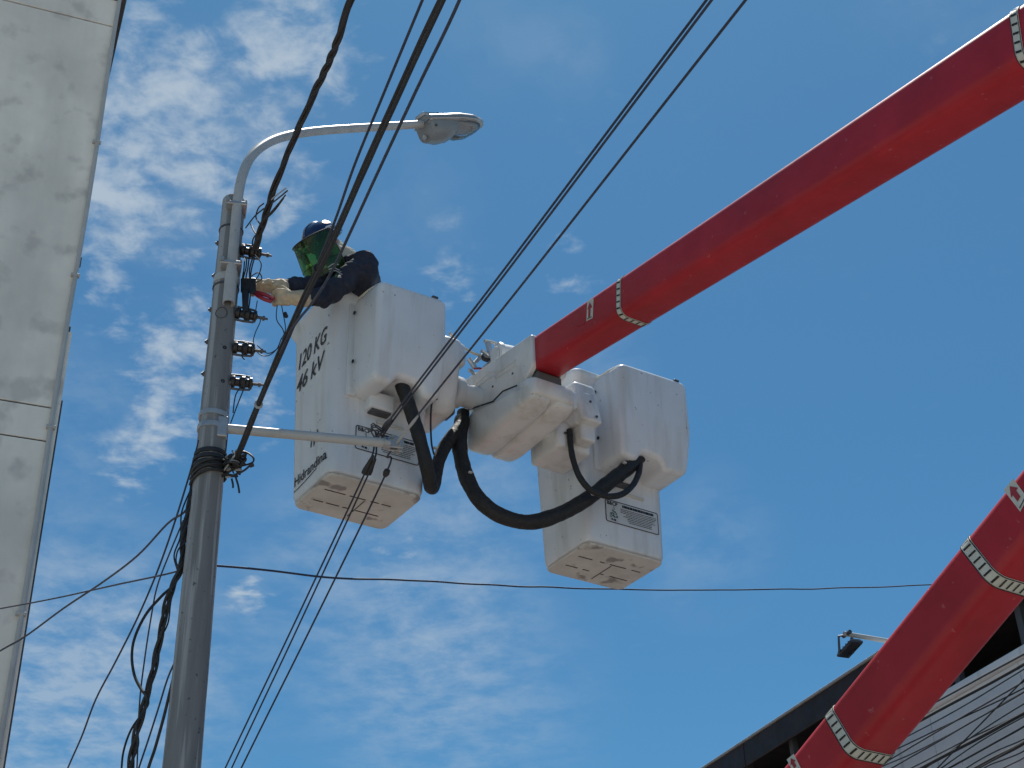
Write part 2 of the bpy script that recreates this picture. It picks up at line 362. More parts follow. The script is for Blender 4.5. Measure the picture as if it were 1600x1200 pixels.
# ------------------------------------------------------------------ white building on the right
def right_building():
    CB = 8.0
    def Q(c, l, z): return SB*c + SS*l + V3((0,0,z))
    pf = atB(1340, 1045, CB); ztop = pf.z; zpar = atB(1535, 1049, CB).z
    t = thing('white_building', 'white rendered building with brown roof fascia at lower right behind the boom', 'building', Q(CB+2, 10, 0))
    L0, L1 = 4.0, 34.0
    w = MB(Q); w.box((CB+.02, L0, 0), (CB+.22, L1, zpar-.07)); obj('wall', w, 'render_white', t, 0)
    # rendered wall panels with open joints
    l = L0; k = 0; hs = [0.1, 2.3, 4.55, zpar-.085]
    while l < 24:
        ln = 1.22
        for a, b in zip(hs, hs[1:]):
            p = MB(Q); p.rbox((CB-.012, l+.005, a+.005), (CB+.02, l+ln-.005, b-.005), .004, 1); obj('wall_panel', p, 'render_white', t, 0)
        l += ln; k += 1
    c = MB(Q); c.rbox((CB-.05, L0, zpar-.085), (CB+.27, L1, zpar), .012, 2); obj('coping', c, 'render_white', t)
    # gallery behind the parapet
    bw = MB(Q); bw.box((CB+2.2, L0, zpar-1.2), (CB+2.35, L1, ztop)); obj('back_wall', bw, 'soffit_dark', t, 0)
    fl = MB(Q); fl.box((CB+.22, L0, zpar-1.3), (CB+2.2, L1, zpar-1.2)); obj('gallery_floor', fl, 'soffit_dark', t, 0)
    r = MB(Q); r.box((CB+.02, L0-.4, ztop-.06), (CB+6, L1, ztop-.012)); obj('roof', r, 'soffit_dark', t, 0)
    ew = MB(Q); ew.box((CB+.3, L0-.2, 0), (CB+6, L0-.0, ztop-.07)); obj('end_wall', ew, 'render_white', t, 0)
    l = L0-.4
    while l < L1:
        f = MB(Q); f.rbox((CB-.03, l+.004, ztop-.26), (CB+.0, l+2.4-.004, ztop-.012), .006, 1); obj('fascia_board', f, 'fascia_brown', t, 0)
        e = MB(Q); e.rbox((CB-.05, l+.002, ztop-.010), (CB+.3, l+2.4-.002, ztop+.012), .004, 1); obj('roof_flashing', e, 'painted_grey', t, 0)
        l += 2.4
    for k in range(22):
        p = MB(Q); l = L0+.3+k*.9; p.rbox((CB+.06, l, zpar), (CB+.13, l+.07, ztop-.06), .006, 1); obj('post', p, 'frame_grey', t, 0)
    for k in range(12):
        l = L0+.8+k*1.8; f = MB(Q); f.rbox((CB+2.15, l, zpar-.9), (CB+2.19, l+1.3, ztop-.15), .006, 1); fo = obj('window', f, 'frame_grey', t, 0)
        g = MB(Q); g.box((CB+2.142, l+.06, zpar-.84), (CB+2.147, l+1.24, ztop-.21)); obj('pane', g, 'window_glass', fo, 0)
    # floodlight on a bracket
    P0 = atB(1326, 991, CB-.3); P1 = P0 + SB*1.0 + V3((0,0,-.03))
    ft = thing('floodlight', 'small floodlight on a white bracket arm above the brown roof edge', 'floodlight', V3((P1.x,P1.y,ztop)))
    m = MB(); m.tube([P0-SB*.05, P1], .022, 10); obj('bracket_arm', m, 'white_pipe', ft)
    m = MB(); m.tube([V3((P1.x,P1.y,ztop-.0)), P1+V3((0,0,.03))], .024, 10); obj('mast', m, 'white_pipe', ft)
    A = atB(1340, 1003, CB-.3); B = atB(1317, 1028, CB-.3)
    d = (B-A).normalized(); nrm = d.cross(SB).normalized()
    if nrm.z > 0: nrm = -nrm
    side = d.cross(nrm).normalized()
    def FQ(a, b, c): return A + d*a + side*b + nrm*c
    Ln = (B-A).length
    m = MB(FQ); m.rbox((0,-.065,-.028), (Ln,.065,.0), .008, 2); hd = obj('lamp_housing', m, 'dark_steel', ft)
    m = MB(FQ); m.box((.015,-.055,.001), (Ln-.015,.055,.006)); obj('lens', m, 'lamp_glass', hd, 0)
    for k in range(6):
        m = MB(FQ); x = .02+k*(Ln-.04)/5; m.box((x-.003,-.055,-.045), (x+.003,.055,-.029)); obj('cooling_fin', m, 'dark_steel', hd, 0)
    for s_ in (-1, 1):
        m = MB(); m.tube([FQ(Ln*.75, s_*.072, -.015), FQ(Ln*.55, s_*.072, -.15), P0+SB*.02], .012, 6); obj('yoke', m, 'dark_steel', ft)
    m = MB(); m.tube([P0-SB*.02-SS*.06, P0-SB*.02+SS*.06], .02, 8); obj('clamp', m, 'dark_steel', ft)
    # service cables strung in front of the facade
    lines = [((1395,1133),(1600,1022),.012,0),((1400,1141),(1600,1032),.02,1),((1420,1150),(1600,1062),.009,2),
             ((1405,1178),(1600,1065),.010,3),((1410,1185),(1600,1074),.010,4),((1420,1190),(1600,1098),.009,5),
             ((1450,1195),(1600,1115),.022,6),((1490,1190),(1600,1128),.012,7),((1500,1200),(1600,1146),.030,8),
             ((1530,1200),(1600,1160),.010,9),((1555,1200),(1600,1176),.008,10)]
    tags = ['uppermost cable strung tight below the white parapet coping', 'thick cable just under the uppermost one below the coping', 'thin cable third from the top across the white wall',
            'dark cable fourth from the top across the white wall', 'dark cable fifth from the top across the white wall', 'thin cable sixth from the top across the white wall',
            'thick black cable seventh from the top across the white wall', 'cable eighth from the top just above the thickest one', 'thickest black cable low across the white wall in the corner',
            'cable just below the thickest one in the bottom right corner', 'lowest thin cable in the bottom right corner of the wall']
    for (a, b, r, i) in lines:
        A = atB(*a, CB-.35-.02*i); B = atB(*b, CB-.35-.02*i); d = B-A
        pts = [A+d*t for t in (-3.2,-1.6,-.6,0,.5,1,1.8)]
        pts = [p - V3((0,0,.03*(i%3)))*(1 if 0<j<6 else 0) for j, p in enumerate(pts)]
        m = MB(); m.tube(wob(spline(pts, 6), .006, 1.5, i), min(r*.62, .016), 6)
        tag(obj('wall_cable', m, 'black_cable'), tags[i], 'cable', 'cables strung across the white facade')
    for i, (a, b) in enumerate((((1400,1160),(1600,1045)),((1430,1172),(1600,1084)),((1440,1200),(1600,1104)),((1470,1200),(1600,1121)),((1515,1200),(1600,1152)),((1545,1200),(1600,1169)))):
        A = atB(*a, CB-.12); B = atB(*b, CB-.12); d = B-A; m = MB()
        m.tube(spline([A+d*t - V3((0,0,.02*sin(t*3+i))) for t in (-3,-1.5,-.5,0,.5,1,1.6)], 5), .0055, 5)
        tag(obj('wall_cable', m, 'black_cable'), ('highest', 'second highest', 'third highest', 'third lowest', 'second lowest', 'lowest')[i] + ' of the hair thin cables lying close against the white wall', 'cable', 'thin cables close to the white wall')
    A = atB(1465, 1200, CB-.75); B = atB(1600, 1062, CB-.75)
    m = MB(); m.tube(spline([A-(B-A)*1.2, A, (A+B)/2, B, B+(B-A)*1.0], 5), .006, 6)
    tag(obj('wall_cable', m, 'black_cable'), 'thin steep cable crossing the other cables over the white wall', 'cable')
right_building()

# ------------------------------------------------------------------ concrete utility pole
PX, PY = -1.562, 6.55
PAX = V3((PX, PY, 0))
def pz(y): return atY(366-.0921*(y-310), y, PY).z            # height on the pole axis of an image row
def depth(p): return -((CAMR.transposed() @ (V3(p)-CAMP)).z)
def prad(z):
    tab = [(0, .106), (pz(1200), .0868), (pz(1000), .0825), (pz(850), .0795), (pz(640), .0735), (pz(420), .0665), (pz(315), .0640)]
    for (a, ra), (b, rb) in zip(tab, tab[1:]):
        if z <= b: return ra + (rb-ra)*(z-a)/(b-a)
    return tab[-1][1]
VIEW = V3((PX, PY, 0)).normalized()                          # from camera towards the pole, level
VR = V3((VIEW.y, -VIEW.x, 0))                                # to the right seen from the camera
def PQ(r, d, z): return PAX + VR*r - VIEW*d + V3((0,0,z))    # r right, d towards camera
def utility_pole():
    t = thing('utility_pole', 'grey concrete utility pole beside the worker, wrapped with bands and cables', 'pole', V3((PX,PY,.12)))
    ztop = pz(312)
    prof = [(prad(z), z) for z in [.12 + k*(ztop-.14)/60 for k in range(61)]]
    prof = [(r*(1+.006*sin(z*9)+.004*sin(z*23)), z) for r, z in prof] + [(prad(ztop)*.96, ztop-.006), (prad(ztop)*.85, ztop), (.02, ztop+.004)]
    m = MB(); m.lathe(PAX, (0,0,1), prof, 40); obj('shaft', m, 'concrete_pole', t, 50)
    def band(y, h, mt, th=.006, name='strap_band', tilt=0):
        z = pz(y); r = prad(z)
        m = MB(); pr = [(r-.004, -h/2), (r+th, -h/2), (r+th+.001, 0), (r+th, h/2), (r-.004, h/2)]
        ax = V3((tilt, 0, 1)); m.lathe(PAX+V3((0,0,z)), ax, pr, 40, False); return obj(name, m, mt, t, 50)
    band(362, .012, 'dark_steel', .004); band(441, .045, 'painted_grey', .005); band(452, .010, 'dark_steel', .006)
    band(653, .028, 'galvanised', .006, tilt=.06); band(672, .030, 'galvanised', .006, tilt=.05)
    for i, (y, h) in enumerate(((713,.022),(722,.020),(731,.024),(739,.014))):
        band(y, h, 'black_cable', .008+.004*(i%2), 'cable_wrap', tilt=.02*i-.05)
    # through bolts: nut on the left, clamp on the right
    for y in (382, 433, 486, 536, 586):
        z = pz(y); r = prad(z); m = MB()
        m.lathe(PQ(-r-.004, .0, z), -VR, [(.0, -.03), (.015, -.03), (.015, .004), (.008, .005), (.008, .012), (0, .012)], 6, False)
        obj('bolt_head', m, 'dark_steel', t)
    for (x, y) in ((350,553),(347,605),(372,327)):
        z = pz(y); r = prad(z); dx = (x-(366-.0921*(y-310)))*depth(PAX+V3((0,0,z)))/FPX
        m = MB(); n = VR*dx - VIEW*sqrt(max(r*r-dx*dx, 0)); c = PAX + n + V3((0,0,z))
        m.lathe(c-n.normalized()*.01, n, [(.0,0),(.011,0),(.011,.012),(.006,.0125),(0,.008)], 14, False); obj('bolt_hole', m, 'tape_black', t)
    # lifting eye / cable mark on the shaft
    z = pz(500); r = prad(z); pts = []
    for k in range(25):
        a = 2*pi*k/24; dx = -.012+.03*cos(a); pts.append(PAX + VR*dx - VIEW*(sqrt(r*r-dx*dx)+.001) + V3((0,0,z+.035*sin(a))))
    m = MB(); m.tube(pts, .003, 5); obj('wire_ring', m, 'dark_steel', t)
    # wires running down the right edge of the shaft
    for i in range(3):
        pts = [PAX + V3((0,0,pz(y))) + VR*(prad(pz(y))*(.93-.03*i)+.006*sin(y*.03+i)) - VIEW*(.02+.008*i) for y in range(600, 731, 13)]
        m = MB(); m.tube(spline(pts, 3), .0035, 5); obj('down_wire', m, 'black_cable' if i == 0 else 'galvanised', t)
utility_pole()

def insulator(y, lean, label, ln=1.0, seed=0):
    z = pz(y); r = prad(z); b = PQ(r-.004, .03, z)
    ax = (VR + V3((0,0,lean))).normalized()
    t = thing('spool_insulator', label, 'insulator', b, 'dark spool insulators on the pole')
    s = ln
    m = MB(); m.lathe(b, ax, [(0,0),(.030,0),(.034,.006),(.034,.020),(.022,.026),(.022,.044),(.030,.05),(.036,.058),(.036,.074),(.024,.082),(.024,.094),(.033,.10),(.033,.112),(.012,.116),(0,.116)], 18, False)
    obj('spool', m, 'insulator', t)
    m = MB(); m.lathe(b+ax*.11, ax, [(0,0),(.009,0),(.009,.035),(.014,.036),(.014,.048),(.007,.049),(.006,.065*s),(0,.066*s)], 8, False); obj('bolt', m, 'dark_steel', t)
    up = ax.cross(VIEW).normalized()
    for k in (-1, 1):
        m = MB(); m.tube([b+up*.042*k-ax*.0, b+up*.044*k+ax*.05, b+up*.040*k+ax*.10, b+up*.01*k+ax*.113], .007, 6); obj('clevis', m, 'dark_steel', t)
    return t
insulator(394, -.10, 'topmost dark spool insulator on the pole where the twisted cable ends', 1.0)
insulator(492, -.12, 'dark spool insulator on the pole just below the worker\'s gloved hands')
insulator(546, -.04, 'third dark spool insulator down the pole, above the lowest')
insulator(599, -.02, 'lowest dark spool insulator on the pole, above the horizontal steel arm')

# ------------------------------------------------------------------ street lamp clamped to the pole head
def street_lamp():
    D = .085
    base = PQ(.030, D, pz(470))
    t = thing('street_lamp', 'street lamp with curved grey arm reaching right from the pole top', 'street lamp', base)
    f = lambda x, y, Y: atY(x, y, Y)
    q = PQ(.03, D, pz(440)); 
    path = [f(*q) for q in ((361,430,6.465),(364,395,6.465),(368,350,6.465),(371,318,6.465),(374,295,6.47),(379.5,272,6.485),(389,250,6.52),(405,232,6.58),
            (430,218,6.68),(465,209,6.82),(510,203.5,7.0),(580,199,7.28),(668,193.5,7.6))]
    m = MB(); m.tube(spline(path, 6), .0285, 16); obj('arm', m, 'painted_grey', t)
    m = MB(); m.lathe(PQ(.022, D, pz(438)), (0,0,-1), [(.022,-.0),(.034,0),(.034,.215),(.028,.215),(.028,.02),(.0,.02)], 20, False); obj('socket_tube', m, 'painted_grey', t)
    for y in (336, 428):
        z = pz(y)
        m = MB(lambda a, b, c: PQ(a, b, c)); m.rbox((-.045,.03,z-.012), (.075,D+.036,z+.012), .004, 1); c = obj('clamp_plate', m, 'galvanised', t)
        m = MB(); m.tube([PQ(-.035, D+.05, z+.004), PQ(-.035, .0, z+.004)], .006, 6); m.tube([PQ(.068, D+.055, z), PQ(.068, -.02, z)], .006, 6); obj('clamp_bolt', m, 'galvanised', c)
        m = MB(); m.lathe(PQ(-.035, D+.045, z+.004), -VIEW, [(0,0),(.012,0),(.012,.012),(0,.012)], 6, False); obj('nut', m, 'galvanised', c)
    # luminaire
    E0 = f(660, 194, 7.56); E1 = f(748, 200, 7.86)
    ax = (E1-E0).normalized(); ln = (E1-E0).length
    side = ax.cross(V3((0,0,1))).normalized()                # towards the camera
    if side.y > 0: side = -side
    up = side.cross(ax).normalized()
    if up.z < 0: up = -up
    roll = radians(-8); side, up = side*cos(roll)+up*sin(roll), up*cos(roll)-side*sin(roll)
    LQ = lambda a, b, c: E0 + ax*a + side*b + up*c
    def ring(a, w, zt, zb, n=24):
        out = []
        for k in range(n):
            th = 2*pi*k/n; cs, sn = cos(th), sin(th)
            b = w*math.copysign(abs(cs)**.75, cs); c = (zt if sn > 0 else zb)*abs(sn)**.75
            out.append((a, b, c))
        return out
    # upper shell
    st_ = [(0,.085,.045),(.01,.10,.052),(.12,.118,.058),(.24,.138,.066),(.36,.132,.064),(.44,.10,.048),(.475,.055,.02),(.482,.01,.004)]
    sc = ln/.482
    m = MB(LQ); m.loft([ring(a*sc, w, zt, -.012) for a, w, zt in st_]); obj('top_shell', m, 'lamp_white', t)
    m = MB(LQ); m.loft([ring(a*sc, w+.006, .004, -.016) for a, w, zt in st_[:-1]]); obj('seal_rim', m, 'galvanised', t)
    # lower gear box
    m = MB(LQ); m.loft([ring(a*sc, w, .0, zb) for a, w, zb in ((.005,.08,-.10),(.015,.092,-.13),(.10,.108,-.135),(.18,.112,-.115),(.225,.108,-.07),(.235,.10,-.015))]); obj('gear_cover', m, 'lamp_white', t)
    m = MB(LQ); m.loft([ring(a*sc, w, .0, zb) for a, w, zb in ((.21,.09,-.02),(.225,.108,-.06),(.29,.118,-.085),(.36,.114,-.075),(.42,.088,-.05),(.455,.045,-.026))]); obj('glass_bowl', m, 'lamp_glass', t)
    m = MB(LQ); m.loft([ring(a*sc, w, .0, zb) for a, w, zb in ((.212,.08,-.03),(.225,.10,-.045),(.30,.11,-.024),(.37,.104,-.024),(.42,.08,-.022),(.445,.04,-.02))]); obj('reflector', m, 'label_white', t)
    m = MB(LQ); m.rbox((-.01*sc,-.05,.045), (.11*sc,.05,.075), .012, 2); tc_ = obj('top_clamp', m, 'galvanised', t)
    m = MB(LQ); m.lathe((.15*sc,0,.055), (0,0,1), [(0,0),(.028,0),(.030,.025),(.024,.034),(0,.036)], 16, False); obj('photocell', m, 'dark_steel', t)
    m = MB(LQ); m.tube([(-.02,.0,-.10),(-.006,.0,-.10)], .016, 10); obj('latch', m, 'galvanised', t)
    m = MB(LQ); m.tube([(.03*sc,.085,-.05),(.03*sc,.10,-.05)], .008, 8); obj('latch', m, 'dark_steel', t)
street_lamp()

# ------------------------------------------------------------------ steel arm on the pole carrying the thin line
ARM_Z = pz(675)
ARM0 = PQ(.05, .045, ARM_Z); ARM1 = atZ(624, 694, ARM_Z)
def line_arm():
    t = thing('steel_crossarm', 'straight grey steel arm reaching from the pole in front of the bucket', 'bracket arm', ARM0)
    d = (ARM1-ARM0).normalized()
    m = MB(); m.tube([ARM0, ARM1-d*.05], .0255, 16); obj('tube', m, 'painted_grey', t)
    s = d.cross(V3((0,0,1)))
    Q = lambda a, b, c: ARM1 + d*a + s*b + V3((0,0,c))
    m = MB(); m.lathe(ARM1-d*.085, d, [(.0,0),(.033,0),(.033,.035),(.0,.035)], 16, False); obj('end_collar', m, 'galvanised', t)
    for k in (-1, 1):
        m = MB(Q); m.rbox((-.06,.018*k-.005,-.035), (.02,.018*k+.005,.035), .004, 1); obj('clamp_plate', m, 'galvanised', t)
    for (a, b, c) in ((-.04,0,.022),(.0,0,-.02),(.005,0,.025)):
        m = MB(Q); m.tube([(a,-.045,c),(a,.045,c)], .008, 8); bo = obj('clamp_bolt', m, 'galvanised', t)
        m = MB(Q); m.lathe((a,-.04,c), (0,-1,0), [(0,0),(.013,0),(.013,.012),(0,.012)], 6, False); obj('nut', m, 'galvanised', bo)
    m = MB(lambda a, b, c: PQ(a, b, c)); m.rbox((.02,-.02,ARM_Z-.06), (.075,.075,ARM_Z+.06), .006, 1); obj('pole_plate', m, 'galvanised', t)
line_arm()

# ------------------------------------------------------------------ wires
def wire(name, pts, r, m, label, cat='wire', group=None, k=8, n=6, amp=0.0, sc=3, seed=0):
    p = spline(pts, k)
    if amp: p = wob(p, amp, sc, seed)
    mb = MB(); mb.tube(p, r, n); return tag(obj(name, mb, m), label, cat, group)
CE = ARM1.dot(SB)
def ext(a, b, k): return b + (b-a)*k
# two thin conductors and a third, dead-ended on the arm
def thin_lines():
    data = [((1104,0),(601,668),(572,735),(352,1200),'left of the paired thin wires rising past the buckets to the top edge'),
            ((1112,0),(604,672),(577,738),(362,1200),'right of the paired thin wires rising past the buckets to the top edge'),
            ((1165,0),(616,697),(604,738),(377,1200),'single thin wire to the right of the pair, crossing before the boom tip')]
    for i, (a, b, c, d, lab) in enumerate(data):
        E_ = ARM1 + V3((-.03+.03*i, 0, .02-.03*(i==2)))
        E_ = atY(b[0], b[1], ARM1.y-.02+.02*i)
        A = atB(*a, CE); D_ = atY(*d, 8.6); C_ = atY(*c, ARM1.y+.16)
        up = [ext(E_, A, 1.2), A, E_*.5+A*.5 - V3((0,0,.004)), E_, C_, C_*.5+D_*.5-V3((0,0,.01)), D_, ext(C_, D_, 1.4)]
        wire('line_wire', up, .0052, 'thin_wire', lab, 'wire', 'thin line wires held by the steel arm', 10)
        # grips on the wire
        m = MB(); dd = (D_-C_).normalized(); w = .020 if i < 2 else .011
        if i == 0:
            m.lathe(C_-dd*.10, dd, [(0,0),(.008,.0),(.020,.10),(.020,.12),(0,.12)], 10, False)
        elif i == 1:
            m.lathe(C_-dd*.09, dd, [(0,0),(.006,.0),(.016,.08),(.016,.10),(0,.10)], 10, False)
        else:
            m.lathe(C_-dd*.02, dd, [(0,0),(.016,.005),(.019,.025),(.012,.045),(0,.05)], 10, False)
        tag(obj('wire_grip', m, 'black_cable'), ('left wedge grip', 'right wedge grip', 'small round grip')[i] + (' on the wire pair just below the steel arm end' if i < 2 else ' on the single wire below the steel arm end'), 'grip', 'grips below the steel arm')
    A = atB(1165, 0, CE); B = atY(616, 697, ARM1.y+.02); d = (A-B).normalized()
    m = MB(); m.tube([B+d*.03, B+d*.34], .0085, 6); m.tube([B+d*.34, B+d*.40], [.0085,.004], 6)
    tag(obj('splice_sleeve', m, 'painted_grey'), 'pale splice sleeve on the single wire just above the steel arm end', 'sleeve')
    A = atB(1104, 0, CE); B = atY(601, 668, ARM1.y-.02); d = (A-B).normalized()
    m = MB(); m.lathe(B-d*.02, d, [(0,0),(.014,.01),(.017,.05),(.012,.11),(.004,.13),(0,.13)], 10, False)
    tag(obj('wire_grip', m, 'dark_steel'), 'dark tapered grip on the wire pair just above the steel arm', 'grip')
    m = MB()
    for k in range(4):
        c = atY(595+random.uniform(-6,10), 676+random.uniform(-6,8), ARM1.y-.03); pts = [c + V3((.03*cos(a+k)*(1+.3*sin(3*a)), .02*sin(2*a+k), .03*sin(a))) for a in [2*pi*j/14 for j in range(14)]]
        m.tube(pts, .004, 5)
    tag(obj('tie_wire', m, 'dark_steel'), 'tangle of tie wire wound around the steel arm end', 'wire')
thin_lines()

# thick dark cable bundle along the street
CT = 1.17
def cable_bundle():
    base = [(366,722),(380,690),(400,640),(440,545),(470,475),(505,405),(545,318),(600,192),(650,85),(690,0),(740,-105),(830,-290)]
    P = [atB(x, y, CT) for x, y in base]
    t = thing('cable_bundle', 'thick dark bundle of parallel cables rising from the pole past the worker', 'cable bundle', P[0])
    d = (P[-1]-P[0]).normalized(); s = d.cross(VIEW).normalized(); w = s.cross(d).normalized()
    offs = [(-.016,.0,.0085),(-.003,.006,.0095),(.010,.0,.0085),(.004,-.009,.009),(.021,.006,.0065)]
    for i, (a, b, r) in enumerate(offs):
        sp = spline(P, 8); q = []
        for j, p in enumerate(sp):
            u = j/len(sp); spread = (.75+.35*sin(3.1*u+i)) ; k = 1 + (.9*(i == 4))*max(0, (u-.35))
            q.append(p + s*a*spread*k + w*b*spread)
        m = MB(); m.tube(wob(q, .006, 2.2, i*3), r, 8); obj('cable', m, 'old_cable' if i in (1,3) else 'black_cable', t)
    for (x, y) in ((404,632),(497,420)):
        c = atB(x, y, CT)
        m = MB(); m.lathe(c-d*.006, d, [(.012,0),(.0215,0),(.0215,.010),(.012,.010)], 14, False); obj('tie_band', m, 'black_cable' if y < 500 else 'painted_grey', t)
    for k in range(3):
        c = atB(512+k*1.5, 418+k*3, CT-.01); e = c + V3((.035+.02*random.random(), -.02, random.uniform(-.035,.0)))
        m = MB(); m.tube([c, (c+e)/2+V3((0,0,.012)), e], .0017, 4); obj('tie_tail', m, 'painted_grey', t)
    # two smaller cables joining it
    a = [atB(x, y, CT) for x, y in ((722,-150),(660,0),(600,145),(555,255),(527,335),(505,392),(480,452))]
    wire('side_cable', a, .0055, 'thin_wire', 'thin dark cable on the left side of the thick bundle near the lamp', 'cable', 'thin cables beside the bundle')
    a = [atB(x, y, CT-.01) for x, y in ((780,-160),(718,0),(650,142),(590,270),(545,368),(520,421),(501,454),(484,478),(466,500),(452,522),(438,552))]
    wire('side_cable', a, .0058, 'thin_wire', 'thin dark cable on the right side of the thick bundle near the lamp', 'cable', 'thin cables beside the bundle')
cable_bundle()
# tangle where the bundle is tied to the pole
def tangle():
    c = atY(362, 726, PY-.06); rnd = random.Random(3)
    t = thing('cable_tangle', 'tangled tie wires and cut cable ends where the bundle meets the pole', 'wires', c)
    for k in range(11):
        pts = [c + V3((rnd.uniform(-.03,.07), rnd.uniform(-.06,.04), rnd.uniform(-.07,.07)))*1.1 for _ in range(5)]
        pts[0] = PQ(prad(c.z)*.8, .03, c.z+rnd.uniform(-.05,.05))
        m = MB(); m.tube(spline(pts, 7), rnd.uniform(.004,.0075), 6); obj('tie_wire', m, rnd.choice(['black_cable','old_cable','galvanised','black_cable']), t)
    loop = [(368,704),(383,706),(395,714),(395,722),(382,727),(366,729)]
    m = MB(); m.tube(spline([atY(x, y, PY-.08) for x, y in loop], 6), .005, 6); obj('loose_loop', m, 'black_cable', t)
    for pts in ([(366,742),(380,736),(390,728)],[(368,745),(372,758),(374,770)],[(362,748),(364,757),(364,762)]):
        m = MB(); m.tube(spline([atY(x, y, PY-.08) for x, y in pts], 5), .0055, 6); obj('cut_end', m, 'black_cable', t)
    m = MB(); m.lathe(atY(390, 728, PY-.08), V3((1,0,.6)), [(0,0),(.012,0),(.014,.02),(0,.024)], 8, False); obj('end_cap', m, 'black_cable', t)
    for k in range(3):
        y0 = 726+k*8
        pts = [PAX + V3((0,0,pz(y0)-.010*(a-.3)**2)) + (VR*cos(a)-VIEW*sin(a))*(prad(pz(y0))+.012) for a in [-.5+.25*j for j in range(15)]]
        m = MB(); m.tube(pts, .008, 7); obj('wrap_turn', m, 'black_cable', t)
tangle()

def twisted(name, pts, r, tw, pitch, m, label, n=3, k=14, extra=0, seed=0):
    P = spline(pts, k); t = thing(name, label, 'cable', P[0]); rnd = random.Random(seed)
    for s in range(n):
        q = []; L = 0
        for i, p in enumerate(P):
            if i: L += (P[i]-P[i-1]).length
            d = (P[min(i+1, len(P)-1)]-P[max(i-1, 0)]).normalized(); e = d.cross(VIEW).normalized(); w = d.cross(e)
            ph = 2*pi*s/n + 2*pi*L/pitch + 1.8*mnoise.noise(p*2+V3((seed,0,0))); rr = tw*(1+.5*mnoise.noise(p*5+V3((s*7,seed,0))))
            q.append(p + (e*cos(ph)+w*sin(ph))*rr)
        mb = MB(); mb.tube(q, r, 6); obj('strand', mb, m, t)
    return t
t = twisted('twisted_cable', [atB(x, y, CT) for x, y in ((640,-200),(590,-95),(548,0),(521,80),(484,160),(453,232),(430,290),(412,345),(398,388))], .0092, .0098, .62, 'old_cable',
        'twisted dark cable falling from the top edge to the topmost insulator', 3, 22, seed=2)
rnd = random.Random(5)
for (pts) in ([(424,312),(436,302),(447,294)],[(424,318),(437,308),(449,298)],[(412,345),(428,330),(443,310)],[(416,340),(432,322),(446,305)],[(408,352),(400,340),(404,325),(412,318)],
              [(405,362),(396,372),(394,384)],[(410,352),(408,372),(402,392)],[(384,356),(398,338),(412,326)],[(402,368),(396,360),(392,350)]):
    m = MB(); m.tube(spline([atB(x, y, CT-.01+.02*rnd.random()) for x, y in pts], 6), .0042, 5); obj('loose_strand', m, 'old_cable' if rnd.random() < .8 else 'painted_grey', t)
# jumper wires from the top insulator down to the hands
t = thing('jumper_wires', 'thin dark jumper wires from the topmost insulator down to the gloved hands', 'wires', atY(392,405,PY-.02))
for i in range(5):
    m = MB(); m.tube(spline([atY(396-3*i+rnd.uniform(-2,2), 402, PY-.05+.02*i), atY(393-3*i, 420, PY-.05), atY(390-2.5*i+rnd.uniform(-3,3), 436, PY-.02), atY(391-3*i, 462, PY-.02), atY(388-2*i, 486, PY)], 6), .0042, 5); obj('jumper', m, 'black_cable', t)
for pts in ([(398,398),(408,412),(404,430),(396,440)],[(392,432),(404,426),(409,436),(398,442)],[(386,478),(380,492),(388,500)],[(378,602),(368,618),(364,645)],[(384,600),(372,630),(360,662)],[(384,548),(378,556),(382,562)]):
    m = MB(); m.tube(spline([atY(x, y, PY-.07) for x, y in pts], 6), .0034, 5); obj('jumper', m, 'black_cable', t)
m = MB(); m.rbox((0,0,0), (1,1,1), .1, 2); m.v = [atY(379+9*v.x, 452+34*(1-v.z), PY-.04+.05*v.y) for v in m.v]; obj('terminal_block', m, 'insulator', t)
m = MB(); m.rbox((0,0,0), (1,1,1), .1, 2); m.v = [atY(376+24*v.x, 434+24*(1-v.z), PY-.02+.05*v.y) for v in m.v]; obj('terminal_block', m, 'insulator', t)
# thin loops dangling from the hands
for i, (pts, lab) in enumerate((([(402,470),(400,488),(407,500),(399,520),(396,536),(404,552),(418,556),(432,546),(440,528)], 'left thin loop of blue black wire dangling below the gloved hands'),
                  ([(434,470),(432,498),(442,515),(444,530),(433,545),(418,552),(402,540)], 'right thin loop of blue black wire dangling below the gloved hands'))):
    wire('dangling_wire', [atY(x, y, 6.68) for x, y in pts], .003, 'thin_wire', lab, 'wire', 'loops below the hands', 6)
t = wire('dangling_wire', [atY(x, y, 6.66) for x, y in ((438,468),(442,488),(446,514),(440,530))], .003, 'thin_wire', 'short wire with a small black connector under the near glove', 'wire')
m = MB(); m.lathe(atY(445, 489, 6.66), V3((.4,0,-1)), [(0,0),(.011,.0),(.011,.03),(0,.032)], 8, False); obj('connector', m, 'black_cable', t)

